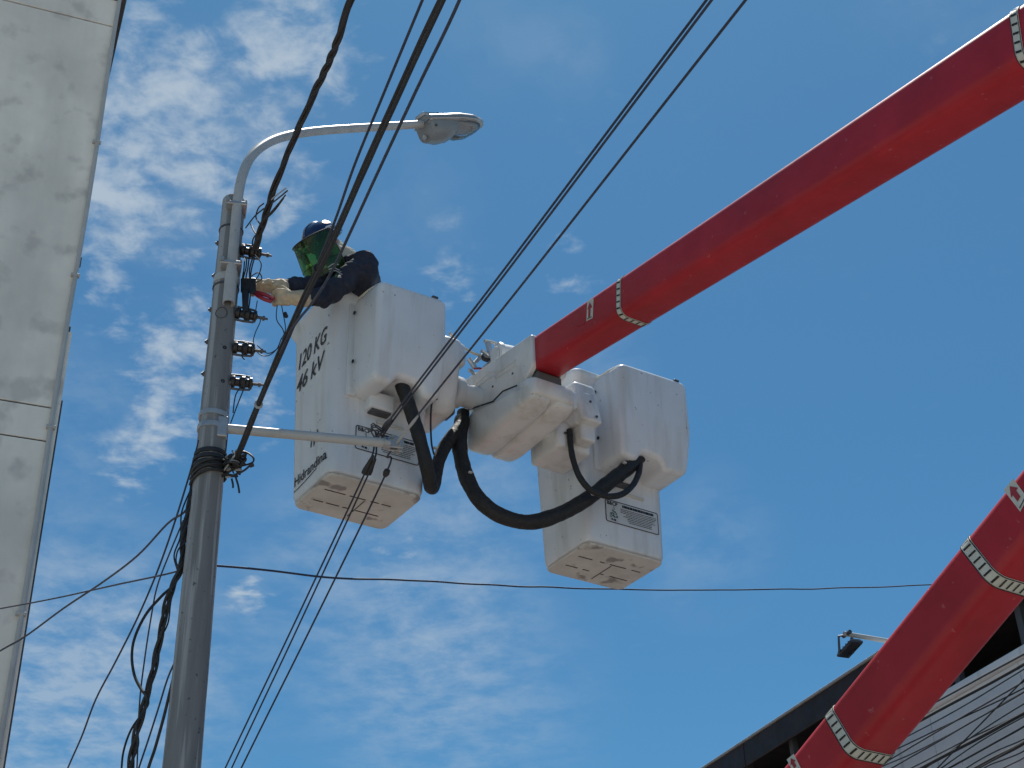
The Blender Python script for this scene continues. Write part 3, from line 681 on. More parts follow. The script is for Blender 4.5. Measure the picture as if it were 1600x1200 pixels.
# service drops and bundles on the left of the pole
wire('service_drop', [atY(x, y, Y) for x, y, Y in ((311,688,6.5),(295,745,6.55),(270,825,6.75),(245,895,6.95),(215,965,7.2),(180,1035,7.5),(150,1092,7.8),(128,1150,8.1),(106,1200,8.4),(60,1310,9.2))], .0055, 'thin_wire', 'kinked thin wire hanging from the pole down to the lower left', 'wire', 'service wires left of the pole', 6)
wire('service_drop', [atY(x, y, Y) for x, y, Y in ((302,775,6.55),(288,800,6.6),(262,818,6.75),(215,868,7.1),(160,910,7.6),(100,950,8.1),(40,994,8.6),(0,1017,8.9),(-90,1070,9.81))], .0060, 'thin_wire', 'steeper of the two dark wires from the pole to the grey building', 'wire', 'service wires left of the pole', 6)
wire('service_drop', [atY(x, y, Y) for x, y, Y in ((306,884,6.55),(260,897,6.7),(180,914,7.3),(90,934,8.1),(0,951,8.9),(-120,972,9.735))], .0050, 'thin_wire', 'flatter of the two dark wires from the pole to the grey building', 'wire', 'service wires left of the pole', 6)
wire('service_drop', [atY(x, y, Y) for x, y, Y in ((287,812,6.55),(266,862,6.65),(246,915,6.75),(236,965,6.85),(226,1030,6.95),(218,1100,7.1),(214,1200,7.3),(208,1320,7.6))], .0045, 'thin_wire', 'thin straight wire falling behind the looped black cable', 'wire', 'service wires left of the pole', 6)
wire('service_drop', [atY(x, y, Y) for x, y, Y in ((276,1028,6.62),(262,1060,6.68),(248,1105,6.75),(232,1155,6.85),(217,1200,6.95),(185,1300,7.2))], .0050, 'thin_wire', 'thinner of two wires hugging the pole low on its left', 'wire', 'service wires left of the pole', 6)
wire('service_drop', [atY(x, y, Y) for x, y, Y in ((277,1035,6.6),(267,1075,6.64),(256,1120,6.72),(242,1170,6.8),(232,1200,6.9),(205,1290,7.1))], .0085, 'black_cable', 'thicker of two cables hugging the pole low on its left', 'cable', 'service wires left of the pole', 6)
twisted('looped_cable', [atY(x, y, Y) for x, y, Y in ((304,752,6.55),(298,785,6.52),(288,830,6.53),(284,880,6.55),(270,915,6.58),(258,955,6.62),(250,1000,6.66),(240,1045,6.7),(230,1085,6.75),(222,1115,6.8),(212,1150,6.85),(204,1200,6.9),(195,1290,7.0))],
        .0078, .0105, .34, 'black_cable', 'black twisted cable bundle dropping down the left side of the pole', 3, 18, seed=4)
wire('cable_loop', [atY(x, y, 6.6) for x, y in ((290,870),(274,910),(252,932),(228,960),(211,995),(206,1025),(210,1055),(220,1076),(230,1090),(228,1105))], .0075, 'black_cable', 'black cable bowing out in a loop left of the twisted bundle', 'cable', None, 7)
wire('cable_loop', [atY(x, y, 6.75) for x, y in ((222,1115),(205,1140),(194,1170),(190,1200),(188,1260))], .0055, 'black_cable', 'thin black strand splitting from the twisted bundle at the bottom', 'cable', None, 7)
wire('cable_loop', [atY(x, y, 6.52) for x, y in ((292,845),(279,858),(275,875),(279,885),(285,878))], .0040, 'black_cable', 'small curl of wire on the cable bundle left of the pole', 'cable', None, 6)
wire('cable_loop', [atY(x, y, 6.66) for x, y in ((284,885),(268,935),(262,975),(244,1010),(246,1040),(228,1078),(232,1100),(214,1130),(216,1165),(200,1210),(198,1270))], .0045, 'black_cable', 'thin wavering strand running along the twisted bundle left of the pole', 'cable', None, 7)
wire('cable_loop', [atY(x, y, 6.58) for x, y in ((300,760),(284,800),(282,838),(272,868),(278,900),(262,925))], .0045, 'black_cable', 'short slack strand beside the pole where the twisted bundle leaves it', 'cable', None, 7)
# wire across to the white building
wb = [(338,884,6.6),(420,892,6.9),(510,901,7.3),(600,905,7.8),(680,908,8.3),(760,913,8.9),(900,919,9.8),(1050,922,10.7),(1200,921,11.6),(1330,918,12.4),(1445,914,13.0),(1560,907,13.6)]
wire('cross_wire', [atY(*q) for q in wb], .0062, 'thin_wire', 'long thin wire crossing the sky from the pole to the white building', 'wire', None, 8, 6, .008, 2.0)

# ------------------------------------------------------------------ twin bucket aerial lift
LIFT = thing('aerial_lift', 'twin bucket aerial lift with white buckets and red fibreglass booms', 'aerial lift', W(.24, -2.0, 0))
BZ0, BZ1 = 5.55, 6.75
def hb(z): t = (z-BZ0)/(BZ1-BZ0); return .307+.030*t, .243+.028*t
def T_on(mb2d, fn):                                        # lay flat text (verts, faces) on a surface
    vs, fs = mb2d; m = MB(); m.add([fn(x, y) for x, y in vs], fs); return m
def bucket(Uc, uR, left):
    lab = 'white bucket holding the worker, lettered 120 KG 46 kV' if left else 'empty white bucket to the right of the boom tip'
    def ring(z, o, rr=.062, n=7): a, b = hb(z); return [W(x, y, z) for x, y in rrect(Uc, 0, a+o, b+o, rr, n)]
    m = MB()
    R = [ring(BZ0, -.04, .04), ring(BZ0+.004, -.022, .05), ring(BZ0+.014, -.007, .058), ring(BZ0+.04, 0)]
    for k in range(1, 12): R.append(ring(BZ0+.04+(BZ1-.16-BZ0)*k/11, 0))
    for (z, o) in ((-.085,.003),(-.06,.014),(-.04,.024),(-.025,.028),(-.008,.028),(0,.022),(.002,.012),(-.004,.0),(-.02,-.010),(-.10,-.014),(-.5,-.016),(-1.1,-.016)): R.append(ring(BZ1+z, o))
    m.loft(R); b = obj('bucket', m, 'fibreglass', LIFT, 40, lab)
    # floor pan under the bucket with its grooves and scuffs
    m = MB(); a0, b0 = hb(BZ0)
    m.loft([[W(x, y, BZ0-.001) for x, y in rrect(Uc, 0, a0-.010, b0-.010, .052, 6)], [W(x, y, BZ0-.011) for x, y in rrect(Uc, 0, a0-.017, b0-.017, .048, 6)]])
    fp = obj('floor_pan', m, 'dirty_fibreglass', b, 40)
    rnd = random.Random(4 if left else 9)
    for vv in (-.085, .055):
        u = -.235
        while u < .2:
            ln = rnd.uniform(.03, .16); m = MB(W); m.box((Uc+u, vv-.0035, BZ0-.0135), (Uc+min(u+ln, .235), vv+.0035, BZ0-.0112)); obj('groove', m, 'leather_dark', b, 0); u += ln+rnd.uniform(.01, .09)
    m = MB(W); m.box((Uc+.02, -.17, BZ0-.0135), (Uc+.025, .04, BZ0-.0112)); obj('groove', m, 'leather_dark', b, 0)
    # cover pod on the near face
    uL = -.205
    raw = [(uL,6.718),(uR,6.728),(uR-.005,6.28),(uR-.03,6.045),(.155,6.035),(.125,6.105),(-.05,6.115),(-.085,6.05),(uL,6.055)]
    rad = [.055,.06,.2,.075,.055,.05,.05,.05,.06]
    out = [(Uc+a, z) for a, z in round_poly(raw, rad, 5)]
    m = MB(W)
    def pf(u, v, z):                                       # the pod leans out a little at the top
        return (u + .03*((v-.2)/.33)*(0 if u > Uc else 1), v - .05*max(0, (6.35-z)/.3)*((v-.2)/.33), z)
    m.pillow(out, .20, .535, .036, 5, pf); p = obj('control_cover', m, 'fibreglass', b, 50)
    fl = [(Uc+a, z) for a, z in round_poly([(uL-.025,6.70),(uL+.03,6.70),(uL+.03,6.05),(uL-.025,6.05)], .012, 3)]
    m = MB(W); m.pillow(fl, .2, hb(6.4)[1]+.014, .004, 2); obj('flange', m, 'fibreglass', b)
    for (a, z) in ((uL, 6.60), (uL, 6.26), (uL-.012, 6.63)):
        m = MB(W); s = .30 if a == uL else .262; c = Uc+a-.002
        m.lathe((c+.02*0-.001, s, z), (-1,0,0), [(0,0),(.012,0),(.011,.006),(0,.007)], 8, False); obj('screw', m, 'tape_black', p)
    m = MB(W); m.rbox((Uc+uR-.1, .50, 6.716), (Uc+uR-.06, .53, 6.732), .004, 1); obj('rim_clip', m, 'dark_steel', p)
    m = MB(W); m.tube([(Uc+uL+.06,.49,6.716),(Uc+uL+.035,.40,6.716),(Uc+uL+.02,.26,6.716)], .008, 6); m.tube([(Uc+uL+.08,.498,6.717),(Uc+uR-.05,.498,6.726)], .008, 6); obj('rim_bead', m, 'liner', p)
    # small moulded step below the cover
    m = MB(W); m.rbox((Uc-.105,.2,5.985), (Uc+.055,.335,6.085), .014, 3, lambda u, v, z: (u, v-.02*(6.085-z)/.1, z)); sp = obj('step', m, 'fibreglass', b)
    m = MB(W); m.rbox((Uc-.085,.22,5.972), (Uc+.04,.31,5.984), .003, 1); obj('slot', m, 'dark_trim', sp)
    m = MB(W); m.rbox((Uc-.03,.2,5.925), (Uc+.15,hb(5.94)[1]+.014,5.945), .006, 2); obj('rib', m, 'dirty_fibreglass', b)
    m = MB(W); m.lathe((Uc-.125,.235,6.065), (0,1,0), [(0,0),(.014,0),(.012,.022),(0,.026)], 12, False); obj('plug', m, 'lamp_white', b)
    # moulded step on the far side seen as a bulge in the outline
    m = MB(W); m.rbox((Uc-.24,-.315,6.28), (Uc+.2,-.22,6.46), .03, 3, lambda u, v, z: (u, v-.02*(z < 6.40), z)); obj('far_step', m, 'fibreglass', b)
    # printed plate on the near face
    def plate(u, z, o=.004): return W(Uc+u, hb(z)[1]+o, z)
    u0, u1, z0, z1 = -.155, .255, 5.715, 5.868
    if left: z0 += .012; z1 += .012
    o1 = round_poly([(u0,z0),(u1,z0),(u1,z1),(u0,z1)], .016, 4); e = .0055
    o2 = round_poly([(u0+e,z0+e),(u1-e,z0+e),(u1-e,z1-e),(u0+e,z1-e)], .012, 4); n = len(o1)
    m = MB(); m.add([plate(*q, .003) for q in o1], [tuple(range(n))]); lp = obj('printed_plate', m, 'label_white', b, 0, 'printed plate headed B&CP with lines of small text')
    m = MB(); m.add([plate(*q) for q in o1]+[plate(*q) for q in o2], [(i, (i+1)%n, n+(i+1)%n, n+i) for i in range(n)]); obj('border', m, 'ink', lp, 0)
    m = T_on(text2d('B&CP', .036, 0, .001), lambda x, y: plate(u0+.012+x*.95, z1-.034+y, .005)); obj('heading', m, 'ink', lp, 0)
    def words(za, h, ua, ub, name, mt, seed):
        r2 = random.Random(seed); m = MB(); u = ua
        while u < ub-.008:
            w = min(r2.uniform(.008,.028), ub-u); m.add([plate(u, za, .005), plate(u+w, za, .005), plate(u+w, za+h, .005), plate(u, za+h, .005)], [(0,1,2,3)]); u += w+r2.uniform(.0012,.003)
        obj(name, m, mt, lp, 0)
    words(z1-.032, .017, u0+.13, u1-.03, 'title_line', 'ink', 1)
    for k in range(8):
        s = [0,0,0,.04,.02,.05,.05,.06][k]; words(z1-.047-k*.0115, .0042, u0+.115+s, u1-.018-s*.6, 'text_line', 'ink', 10+k)
    m = MB(); r2 = random.Random(3)
    for k in range(26):
        a, q = u0+.035+r2.gauss(.022,.013), z0+.052+r2.gauss(0,.016); w = r2.uniform(.004,.012)
        m.add([plate(a, q, .005+k*1e-5), plate(a+w, q, .005+k*1e-5), plate(a+w*.8, q+w, .005+k*1e-5), plate(a-w*.3, q+w*.8, .005+k*1e-5)], [(0,1,2,3)])
    obj('print_mark', m, 'ink_green', lp, 0)
    m = MB(); m.add([plate(u0+.04, z0+.018, .0055), plate(u0+.052, z0+.018, .0055), plate(u0+.052, z0+.028, .0055), plate(u0+.04, z0+.028, .0055), plate(u0+.06, z0+.014, .0055), plate(u0+.075, z0+.014, .0055), plate(u0+.075, z0+.027, .0055), plate(u0+.06, z0+.027, .0055)], [(0,1,2,3),(4,5,6,7)]); obj('print_mark', m, 'ink', lp, 0)
    if left:
        def side(v, z):
            a, b_ = hb(z); r_ = .062; c_ = b_-r_
            if abs(v) <= c_: return W(Uc-a-.003, v, z)
            th = (abs(v)-c_)/r_; return W(Uc-(a-r_)-(r_+.003)*cos(th), math.copysign(c_+(r_+.003)*sin(th), v), z)
        for body, size, v0, zz, sh, bold in (('120 KG', .150, -.195, 6.425, .25, .002), ('46 kV', .150, -.20, 6.268, .25, .002), ('Hidrandina', .088, -.188, 5.640, 0, .0012)):
            vs, fs = text2d(body, size, sh, bold); w = max(x for x, y in vs)
            tgt = {'120 KG': .395, '46 kV': .375, 'Hidrandina': .40}[body]
            m = T_on((vs, fs), lambda x, y: side(v0+x*tgt/w, zz+y)); obj('lettering', m, 'ink', b, 0, 'black lettering reading ' + body)
        for (c0, z0_, c1, z1_, w0, w1) in ((.02,5.80,.005,5.93,.010,.003),(.055,5.79,.04,5.86,.004,.018),(.085,5.80,.095,5.88,.003,.02)):
            m = MB(); pts = []; k = 8
            for i in range(k+1):
                t = i/k; c = c0+(c1-c0)*t+.012*sin(pi*t); z = z0_+(z1_-z0_)*t; w = (w0+(w1-w0)*t)*(.3+.7*sin(pi*min(1, t+.15))); pts.append((side(c-w, z), side(c+w, z)))
            m.add([q for pr in pts for q in pr], [(2*i, 2*i+1, 2*i+3, 2*i+2) for i in range(k)]); obj('logo_stroke', m, 'ink_green' if c0 < .05 else 'ink', b, 0)
        m = MB(); m.tube([side(-.185+.28*t, 5.610+.02*t*t) for t in [k/8 for k in range(9)]], .002, 4); obj('underline', m, 'ink', b)
    return b
bl = bucket(-.864, .285, True); br = bucket(.864, .37, False)

def boom(name, U0, U1, Vs, Ve, zt, slope, h, label, grow=0):
    k = sqrt(1+slope*slope); dv, dz = 1/k, slope/k; nv, nz = slope/k, -1/k           # down the section
    cu = (U0+U1)/2; hw = (U1-U0)/2
    prof = rrect(0, 0, hw, h/2, .052, 8)
    def P(V, a, b, o=0):                                    # V along, a across, b up on the section
        g = 1 + grow*max(0, V-.9); cen_v = V + nv*(h/2)*g; cen_z = zt(V) + nz*(h/2)*g
        return W(cu+hw*(g-1)+a*g, cen_v - nv*b*g, cen_z - nz*b*g)
    m = MB(); N_ = 40
    sc = lambda g: [(a*(1+g/hw), b*(1+g/(h/2))) for a, b in prof]
    rings = [[P(Vs+.06, a*.9, b*.9) for a, b in prof], [P(Vs, a*.93, b*.93) for a, b in prof], [P(Vs+.001, a*.99, b*.99) for a, b in prof]]
    rings += [[P(Vs+.006+(Ve-Vs-.01)*i/N_, a, b) for a, b in prof] for i in range(N_+1)]
    m.loft(rings); o = obj(name, m, 'red_paint', LIFT, 40, label)
    return o, P, sc
def tape(par, P, sc, V, wd):
    m = MB(); r0 = sc(.0025); r1 = sc(.0015)
    m.loft([[P(V-wd/2-.001, a, b) for a, b in r1], [P(V-wd/2, a, b) for a, b in r0], [P(V+wd/2, a, b) for a, b in r0], [P(V+wd/2+.001, a, b) for a, b in r1]], False, False)
    t = obj('warning_tape', m, 'tape_white', par, 40, 'white warning tape with black tick marks')
    for s_ in (-1, 1):
        m = MB(); ra = sc(.0045); m.loft([[P(V+s_*wd*.5, a, b) for a, b in ra], [P(V+s_*wd*.42, a, b) for a, b in ra]], False, False); obj('tape_edge', m, 'tape_black', t)
    # ticks, spaced evenly round the section
    rr = sc(.0048); rr2 = rr + [rr[0]]; L = [0]
    for a, b in zip(rr2, rr2[1:]): L.append(L[-1]+sqrt((a[0]-b[0])**2+(a[1]-b[1])**2))
    tot = L[-1]; n = int(tot/.038)
    def at_(s):
        s %= tot
        for i in range(len(L)-1):
            if L[i+1] >= s: t_ = (s-L[i])/max(L[i+1]-L[i], 1e-9); return tuple(rr2[i][j]+(rr2[i+1][j]-rr2[i][j])*t_ for j in range(2))
    for k in range(n):
        s = k*tot/n; m = MB(); pts = [at_(s), at_(s+.009)]
        q = [P(V-wd*.34, *pts[0]), P(V-wd*.34, *pts[1]), P(V+wd*.34, *at_(s+.015)), P(V+wd*.34, *at_(s+.006))]
        m.add(q, [(0,1,2,3)]); obj('tick', m, 'tape_black', t, 0)
ub, PU_, su = boom('upper_boom', -.104, .104, .738, 6.72, lambda V: 6.536-.128*(V-.738), -.128, .245, 'long red upper boom running to the top right', .062)
lb, PL_, sl = boom('lower_boom', .124, .362, -2.05, 6.78, lambda V: 3.565+.486*(V-2.071), .486, .246, 'red lower boom rising in the bottom right corner')
tape(ub, PU_, su, tu(968,440,-.104).y, .040); tape(ub, PU_, su, tu(1592,40,-.104).y, .040)
tape(lb, PL_, sl, tu(1505,850,.124).y-.005, .052); tape(lb, PL_, sl, tu(1291,1112,.124).y, .052)
def decal(par, U, px, flip=False):
    c = [tu(x, y, U) for x, y in px]
    def q(s, t, o): return W(U-o, *( (c[0]*(1-s)*(1-t)+c[1]*s*(1-t)+c[2]*s*t+c[3]*(1-s)*t)[1:] ))
    m = MB(); m.add([q(0,0,.003),q(1,0,.003),q(1,1,.003),q(0,1,.003)], [(0,1,2,3)]); d = obj('arrow_decal', m, 'tape_white', par, 0, 'white decal with a red arrow')
    A = [(.45,.12),(.92,.45),(.62,.45),(.62,.88),(.28,.88),(.28,.45),(.10,.45)] if not flip else [(.5,.1),(.9,.42),(.68,.42),(.68,.72),(.3,.72),(.3,.42),(.1,.42)]
    m = MB(); m.add([q(s,t,.005) for s, t in A], [tuple(range(7))]); obj('arrow', m, 'decal_red', d, 0)
    m = MB(); m.add([q(.12,.9,.005),q(.88,.9,.005),q(.88,.94,.005),q(.12,.94,.005)], [(0,1,2,3)]); obj('print_line', m, 'ink', d, 0)
decal(ub, -.104, ((918,471),(928,466),(927,497),(917,502)))
decal(lb, .124, ((1569,766),(1584,748),(1606,778),(1595,800)), True)
decal(lb, .124, ((1230,1187),(1241,1178),(1252,1200),(1243,1212)), True)
# raised seam scratch near the tip
a = [tu(x, y, -.106) for x, y in ((888,507),(896,510),(906,509),(914,505))]
m = MB(W); m.tube(spline(a, 4), .0016, 4); obj('paint_scratch', m, 'emblem_red', ub)
# elbow between the booms
m = MB(W); m.lathe((-.17,6.62,5.655), (1,0,0), [(0,0),(.13,0),(.15,.02),(.15,.55),(.13,.57),(0,.57)], 28, False); obj('elbow_joint', m, 'red_paint', LIFT)
# turntable that carries the lower boom
m = MB(W); m.lathe((.24,-2.0,1.0), (0,0,1), [(0,0),(.34,0),(.34,.12),(.0,.12)], 32, False); ped = obj('pedestal', m, 'white_casting', LIFT)
for s_ in (.085, .360):
    m = MB(lambda a, b, c: W(s_+b, a, c)); m.pillow(round_poly([(-2.3,1.1),(-1.72,1.1),(-1.82,1.9),(-2.05,1.95),(-2.2,1.8)], .05, 4), 0, .03, .006, 2); obj('turret_plate', m, 'white_casting', LIFT)
m = MB(W); m.tube([(.08,-1.96,1.62),(.40,-1.96,1.62)], .05, 14); obj('base_pin', m, 'dark_steel', LIFT)

def unseen_truck():  # unseen below the frame, added to darken bounce light on booms and buckets
    Q = lambda c, l, z: SB*c + SS*l + V3((0,0,z))
    c0, c1 = 1.98, 4.22
    m = MB(Q)
    for c in (2.65, 3.45): m.box((c, 4.7, .62), (c+.1, 13.0, .84))
    obj('chassis_rails', m, 'tape_black', LIFT, 0)
    m = MB(Q); m.rbox((c0, 4.6, .86), (c1, 10.75, 1.0), .02, 2); obj('deck', m, 'dark_steel', LIFT)
    for c, d in ((c0, 1), (c1-.5, -1)):
        for l0, l1 in ((4.65,6.4),(8.1,10.7)):
            m = MB(Q); m.rbox((c, l0, 1.0), (c+.5, l1, 1.55), .03, 2); b = obj('tool_locker', m, 'frame_grey', LIFT)
            m = MB(Q); x = c-.012 if d > 0 else c+.5; m.rbox((x, l0+.1, 1.08), (x+.012, l1-.1, 1.48), .004, 1); obj('locker_door', m, 'frame_grey', b)
    cb = MB(); cb.loft([[Q(c, l, z) for l, z in round_poly([(10.95,.75),(13.1,.75),(13.15,1.5),(12.75,2.35),(10.95,2.4)], .12, 4)] for c in (c0+.05, c1-.05)]); cab = obj('cab', cb, 'red_paint', LIFT)
    for c in (c0+.035, c1-.05):
        m = MB(Q); m.rbox((c, 11.6, 1.5), (c+.016, 12.6, 2.1), .005, 1); obj('cab_window', m, 'window_glass', cab)
    m = MB(); m.loft([[Q(c, l, z) for l, z in ((13.165,1.52),(12.785,2.28),(12.775,2.27),(13.155,1.51))] for c in (c0+.2, c1-.2)]); obj('windscreen', m, 'window_glass', cab, 0)
    for l in (5.6, 12.0):
        for c, ds in ((c0+.05, 1), (c1-.05, -1)):
            m = MB(); m.lathe(Q(c, l, .48), SB*ds, [(.2,0),(.44,.0),(.48,.04),(.48,.22),(.44,.26),(.2,.26)], 28, False); w = obj('wheel', m, 'tape_black', LIFT)
            m = MB(); m.lathe(Q(c, l, .48), SB*ds, [(0,.03),(.08,.02),(.12,.05),(.2,.06),(.24,.0),(.24,.24),(0,.24)], 24, False); obj('rim', m, 'galvanised', w)
unseen_truck()

def platform_head():
    top = lambda V: 6.520-.128*(V-.75)
    # inner beam coming out of the red sleeve
    m = MB(W)
    m.rbox((-.088, 0, 0), (.088, 1, 1), .014, 3, lambda u, v, z: (u, -.05+.95*v, top(-.05+.95*v)-.215+z*.205-.03*(1-v)*0))
    h = obj('boom_tip_beam', m, 'white_casting', LIFT)
    # near and far side plates, ridged
    for s_ in (-1, 1):
        ol = [(V, top(V)+.004) for V in (-.04,.2,.45,.735)] + [(.735, top(.735)-.20), (.62, 6.235), (.45, 6.275), (.36,6.262), (-.03,6.385), (-.065,6.45)]
        ol = round_poly(ol, .02, 3)
        m = MB(lambda a, b, c: W(s_*(.088+b), a, c)); m.pillow(ol, 0, .035, .010, 3); sp = obj('side_cover', m, 'white_casting', h, 40)
        for k, (dz) in enumerate((.075, .110)):
            pts = [(-.0,dz+.005),(.18,dz-.02),(.30,dz-.02),(.36,dz+.012),(.56,dz+.012)]
            m = MB(W); m.tube(spline([(s_*(.124), V, top(V)-d_-.02) for V, d_ in pts], 4), .006, 6); obj('ridge', m, 'white_casting', sp)
        for V in (.05,.30,.52):
            m = MB(W); m.lathe((s_*.122, V, top(V)-.185), (s_,0,0), [(0,0),(.008,0),(.006,.006),(0,.007)], 8, False); obj('screw', m, 'dark_steel', sp)
    # twin lobed lower cover
    for (a, b, nm) in ((-.150,.045,0),(.020,.205,1)):
        m = MB(W)
        def fn(u, v, z, a=a, b=b):
            V = -.03+.74*v; zb = 6.055+.030*v; zt = 6.385-.19*v
            return (a+(b-a)*u, V, zb+(zt-zb)*z)
        m.rbox((0,0,0), (1,1,1), .26, 6, fn); c = obj('motor_cover', m, 'white_casting', h, 60)
    m = MB(W); m.rbox((0,0,0), (1,1,1), .12, 4, lambda u, v, z: (-.135+.325*u, .03+.70*v, 6.10+.02*v+(.24-.12*v)*z)); c = obj('lower_cover', m, 'white_casting', h, 60)
    for (u_, v_) in ((.02,.40),(.0,.36),(.03,.12)):
        m = MB(W); m.lathe((u_,v_,6.092), (0,0,-1), [(0,0),(.007,0),(.006,.005),(0,.006)], 8, False); obj('drain_hole', m, 'tape_black', c)
    m = MB(W); m.rbox((-.085,.60,6.20), (.085,.725,6.285), .006, 1); obj('gap_seal', m, 'frame_grey', h)
    m = MB(W); m.tube([(-.152,V,z) for V, z in ((-.02,6.372),(.34,6.256),(.45,6.268),(.60,6.226))], .005, 6); obj('seam_gasket', m, 'tape_black', h)
    # mounts out to the buckets
    for s_ in (-1, 1):
        m = MB(W); m.tube([(s_*.1,.12,6.40),(s_*.50,.12,6.40)], .075, 24); sh = obj('platform_shaft', m, 'white_casting', h)
        m = MB(W); m.lathe((s_*.25,.12,6.40), (s_,0,0), [(0,0),(.095,0),(.10,.01),(.10,.05),(.092,.06),(0,.06)], 28, False); obj('collar', m, 'white_casting', sh)
    # right mount housing
    m = MB(W); m.rbox((.33,.0,6.22), (.50,.50,6.53), .03, 3, lambda u, v, z: (u, v+.02, z-.12*v)); rm = obj('mount_housing', m, 'white_casting', h, 45)
    m = MB(W); m.rbox((.18,.36,6.255), (.42,.53,6.375), .016, 3); obj('mount_cap', m, 'white_casting', rm)
    m = MB(W); m.rbox((.34,.40,6.17), (.49,.57,6.40), .018, 3, lambda u, v, z: (u, v-.04*(z > 6.3), z)); obj('mount_cap', m, 'white_casting', rm)
    m = MB(W); m.rbox((.24,.13,6.02), (.50,.43,6.22), .03, 3, lambda u, v, z: (u, v, z+.05*(v-.13)*0)); obj('lower_bracket', m, 'white_casting', rm)
    m = MB(W); m.rbox((.36,.40,6.06), (.47,.52,6.18), .014, 3); obj('hose_outlet', m, 'white_casting', rm)
    for (u_, v_, z_) in ((.30,.437,6.12),(.44,.575,6.205),(.40,.575,6.30)):
        m = MB(W); m.lathe((u_,v_,z_), (0,1,0), [(0,0),(.010,0),(.008,.006),(0,.007)], 8, False); obj('screw', m, 'dark_steel', rm)
    # left mount housing behind the worker's bucket
    m = MB(W); m.rbox((-.54,-.02,6.12), (-.38,.40,6.60), .05, 4, lambda u, v, z: (u, v*(1-.35*max(0,(6.3-z)/.2)), z)); lm = obj('mount_housing', m, 'white_casting', h, 45)
    m = MB(W); m.rbox((-.43,.06,6.44), (-.34,.36,6.60), .03, 3); obj('mount_cap', m, 'white_casting', lm)
    m = MB(W); m.rbox((-.40,.06,6.21), (-.31,.17,6.27), .012, 2); obj('lower_bracket', m, 'dark_steel', lm)
    # winch drum and its bracket on top
    zt = top(.3)
    m = MB(W); m.lathe((-.045,.22,zt+.115), (1,.12,.05), [(0,0),(.062,0),(.07,.004),(.085,.006),(.088,.014),(.088,.028),(.080,.034),(.080,.15),(.088,.155),(.088,.17),(.0,.17)], 30, False); dr = obj('winch_drum', m, 'white_casting', h)
    m = MB(W); m.lathe((-.049,.219,zt+.115), (-1,-.12,-.05), [(.0,0),(.060,0),(.055,.004),(0,.004)], 30, False); obj('drum_face', m, 'label_white', dr)
    wb_ = obj('winch_bracket', MB(W).rbox((-.04,.05,zt-.02), (.10,.14,zt+.13), .01, 2), 'galvanised', h)
    rn = random.Random(2)
    for k, (a, b_, r) in enumerate((((762,535),(768,560),.018),((757,533),(775,537),.012),((752,548),(763,556),.012),((738,570),(757,552),.010),((732,560),(742,575),.016),((733,578),(740,584),.012),((745,566),(752,560),.008),((764,545),(772,565),.014),((741,576),(756,577),.007))):
        A = tv(*a, .10+rn.uniform(-.02,.02)); B = tv(*b_, .10+rn.uniform(-.02,.02)); m = MB(W); m.tube([A, (A+B)/2+V3((0,0,.005)), B], r, 8); obj('hook_part', m, 'galvanised' if k != 8 else 'plier_red', wb_)
    m = MB(W); m.tube(spline([tv(x, y, v) for x, y, v in ((703,521,.3),(716,536,.22),(734,549,.15),(752,556,.1),(770,562,.1))], 6), .009, 7); obj('winch_rope', m, 'rope', wb_)
    m = MB(W); m.tube(spline([tv(x, y, .1) for x, y in ((752,556),(758,562),(772,563))], 4), .014, 7); obj('rope_thimble', m, 'black_cable', wb_)
platform_head()

def hose(pts, r, label, seed, squash=None):
    P = spline([tv(*p) for p in pts], 14); m = MB(W)
    rr = [r*(1+.07*mnoise.noise(p*14+V3((seed,0,0)))+.05*mnoise.noise(p*38)) for p in P]
    m.tube(P, rr, 16); return obj('hose_sleeve', m, 'black_sleeve', LIFT, 60, label)
h1 = hose([(722,655,.03),(718,690,.06),(722,722,.09),(733,755,.12),(752,784,.16),(783,806,.20),(826,816,.26),(870,805,.31),(912,783,.36),(950,755,.40),(982,730,.42),(1004,708,.40)], .047, 'thick black hose sagging in a loop to the right bucket', 1)
h2 = hose([(890,672,.44),(891,690,.45),(895,716,.46),(905,744,.47),(922,765,.48),(946,775,.49),(970,773,.49),(988,759,.48),(998,739,.46),(1001,718,.42)], .0185, 'thinner black hose looping under the right bucket cover', 2)
h3 = hose([(618,575,.40),(629,605,.41),(643,645,.41),(657,690,.40),(668,735,.36),(673,760,.28),(678,757,.2),(683,728,.14),(694,700,.1),(708,680,.07),(720,664,.05),(724,645,.03)], .040, 'thick black hose hanging below the worker\'s bucket cover', 3)
for hs, (x, y, v) in ((h1, (735,738,.17)), (h1, (927,772,.46)), (h1, (976,723,.47)), (h3, (680,700,.2))):
    p = tv(x, y, v); m = MB(W); m.rbox(p-V3((.012,.01,.006)), p+V3((.012,.01,.006)), .003, 1); obj('cable_tie', m, 'white_pipe', hs)
m = MB(W); m.tube(spline([tv(x, y, .3) for x, y in ((684,624),(676,626),(673,650),(674,690),(678,710))], 5), .006, 6); obj('strap', m, 'black_cable', LIFT)

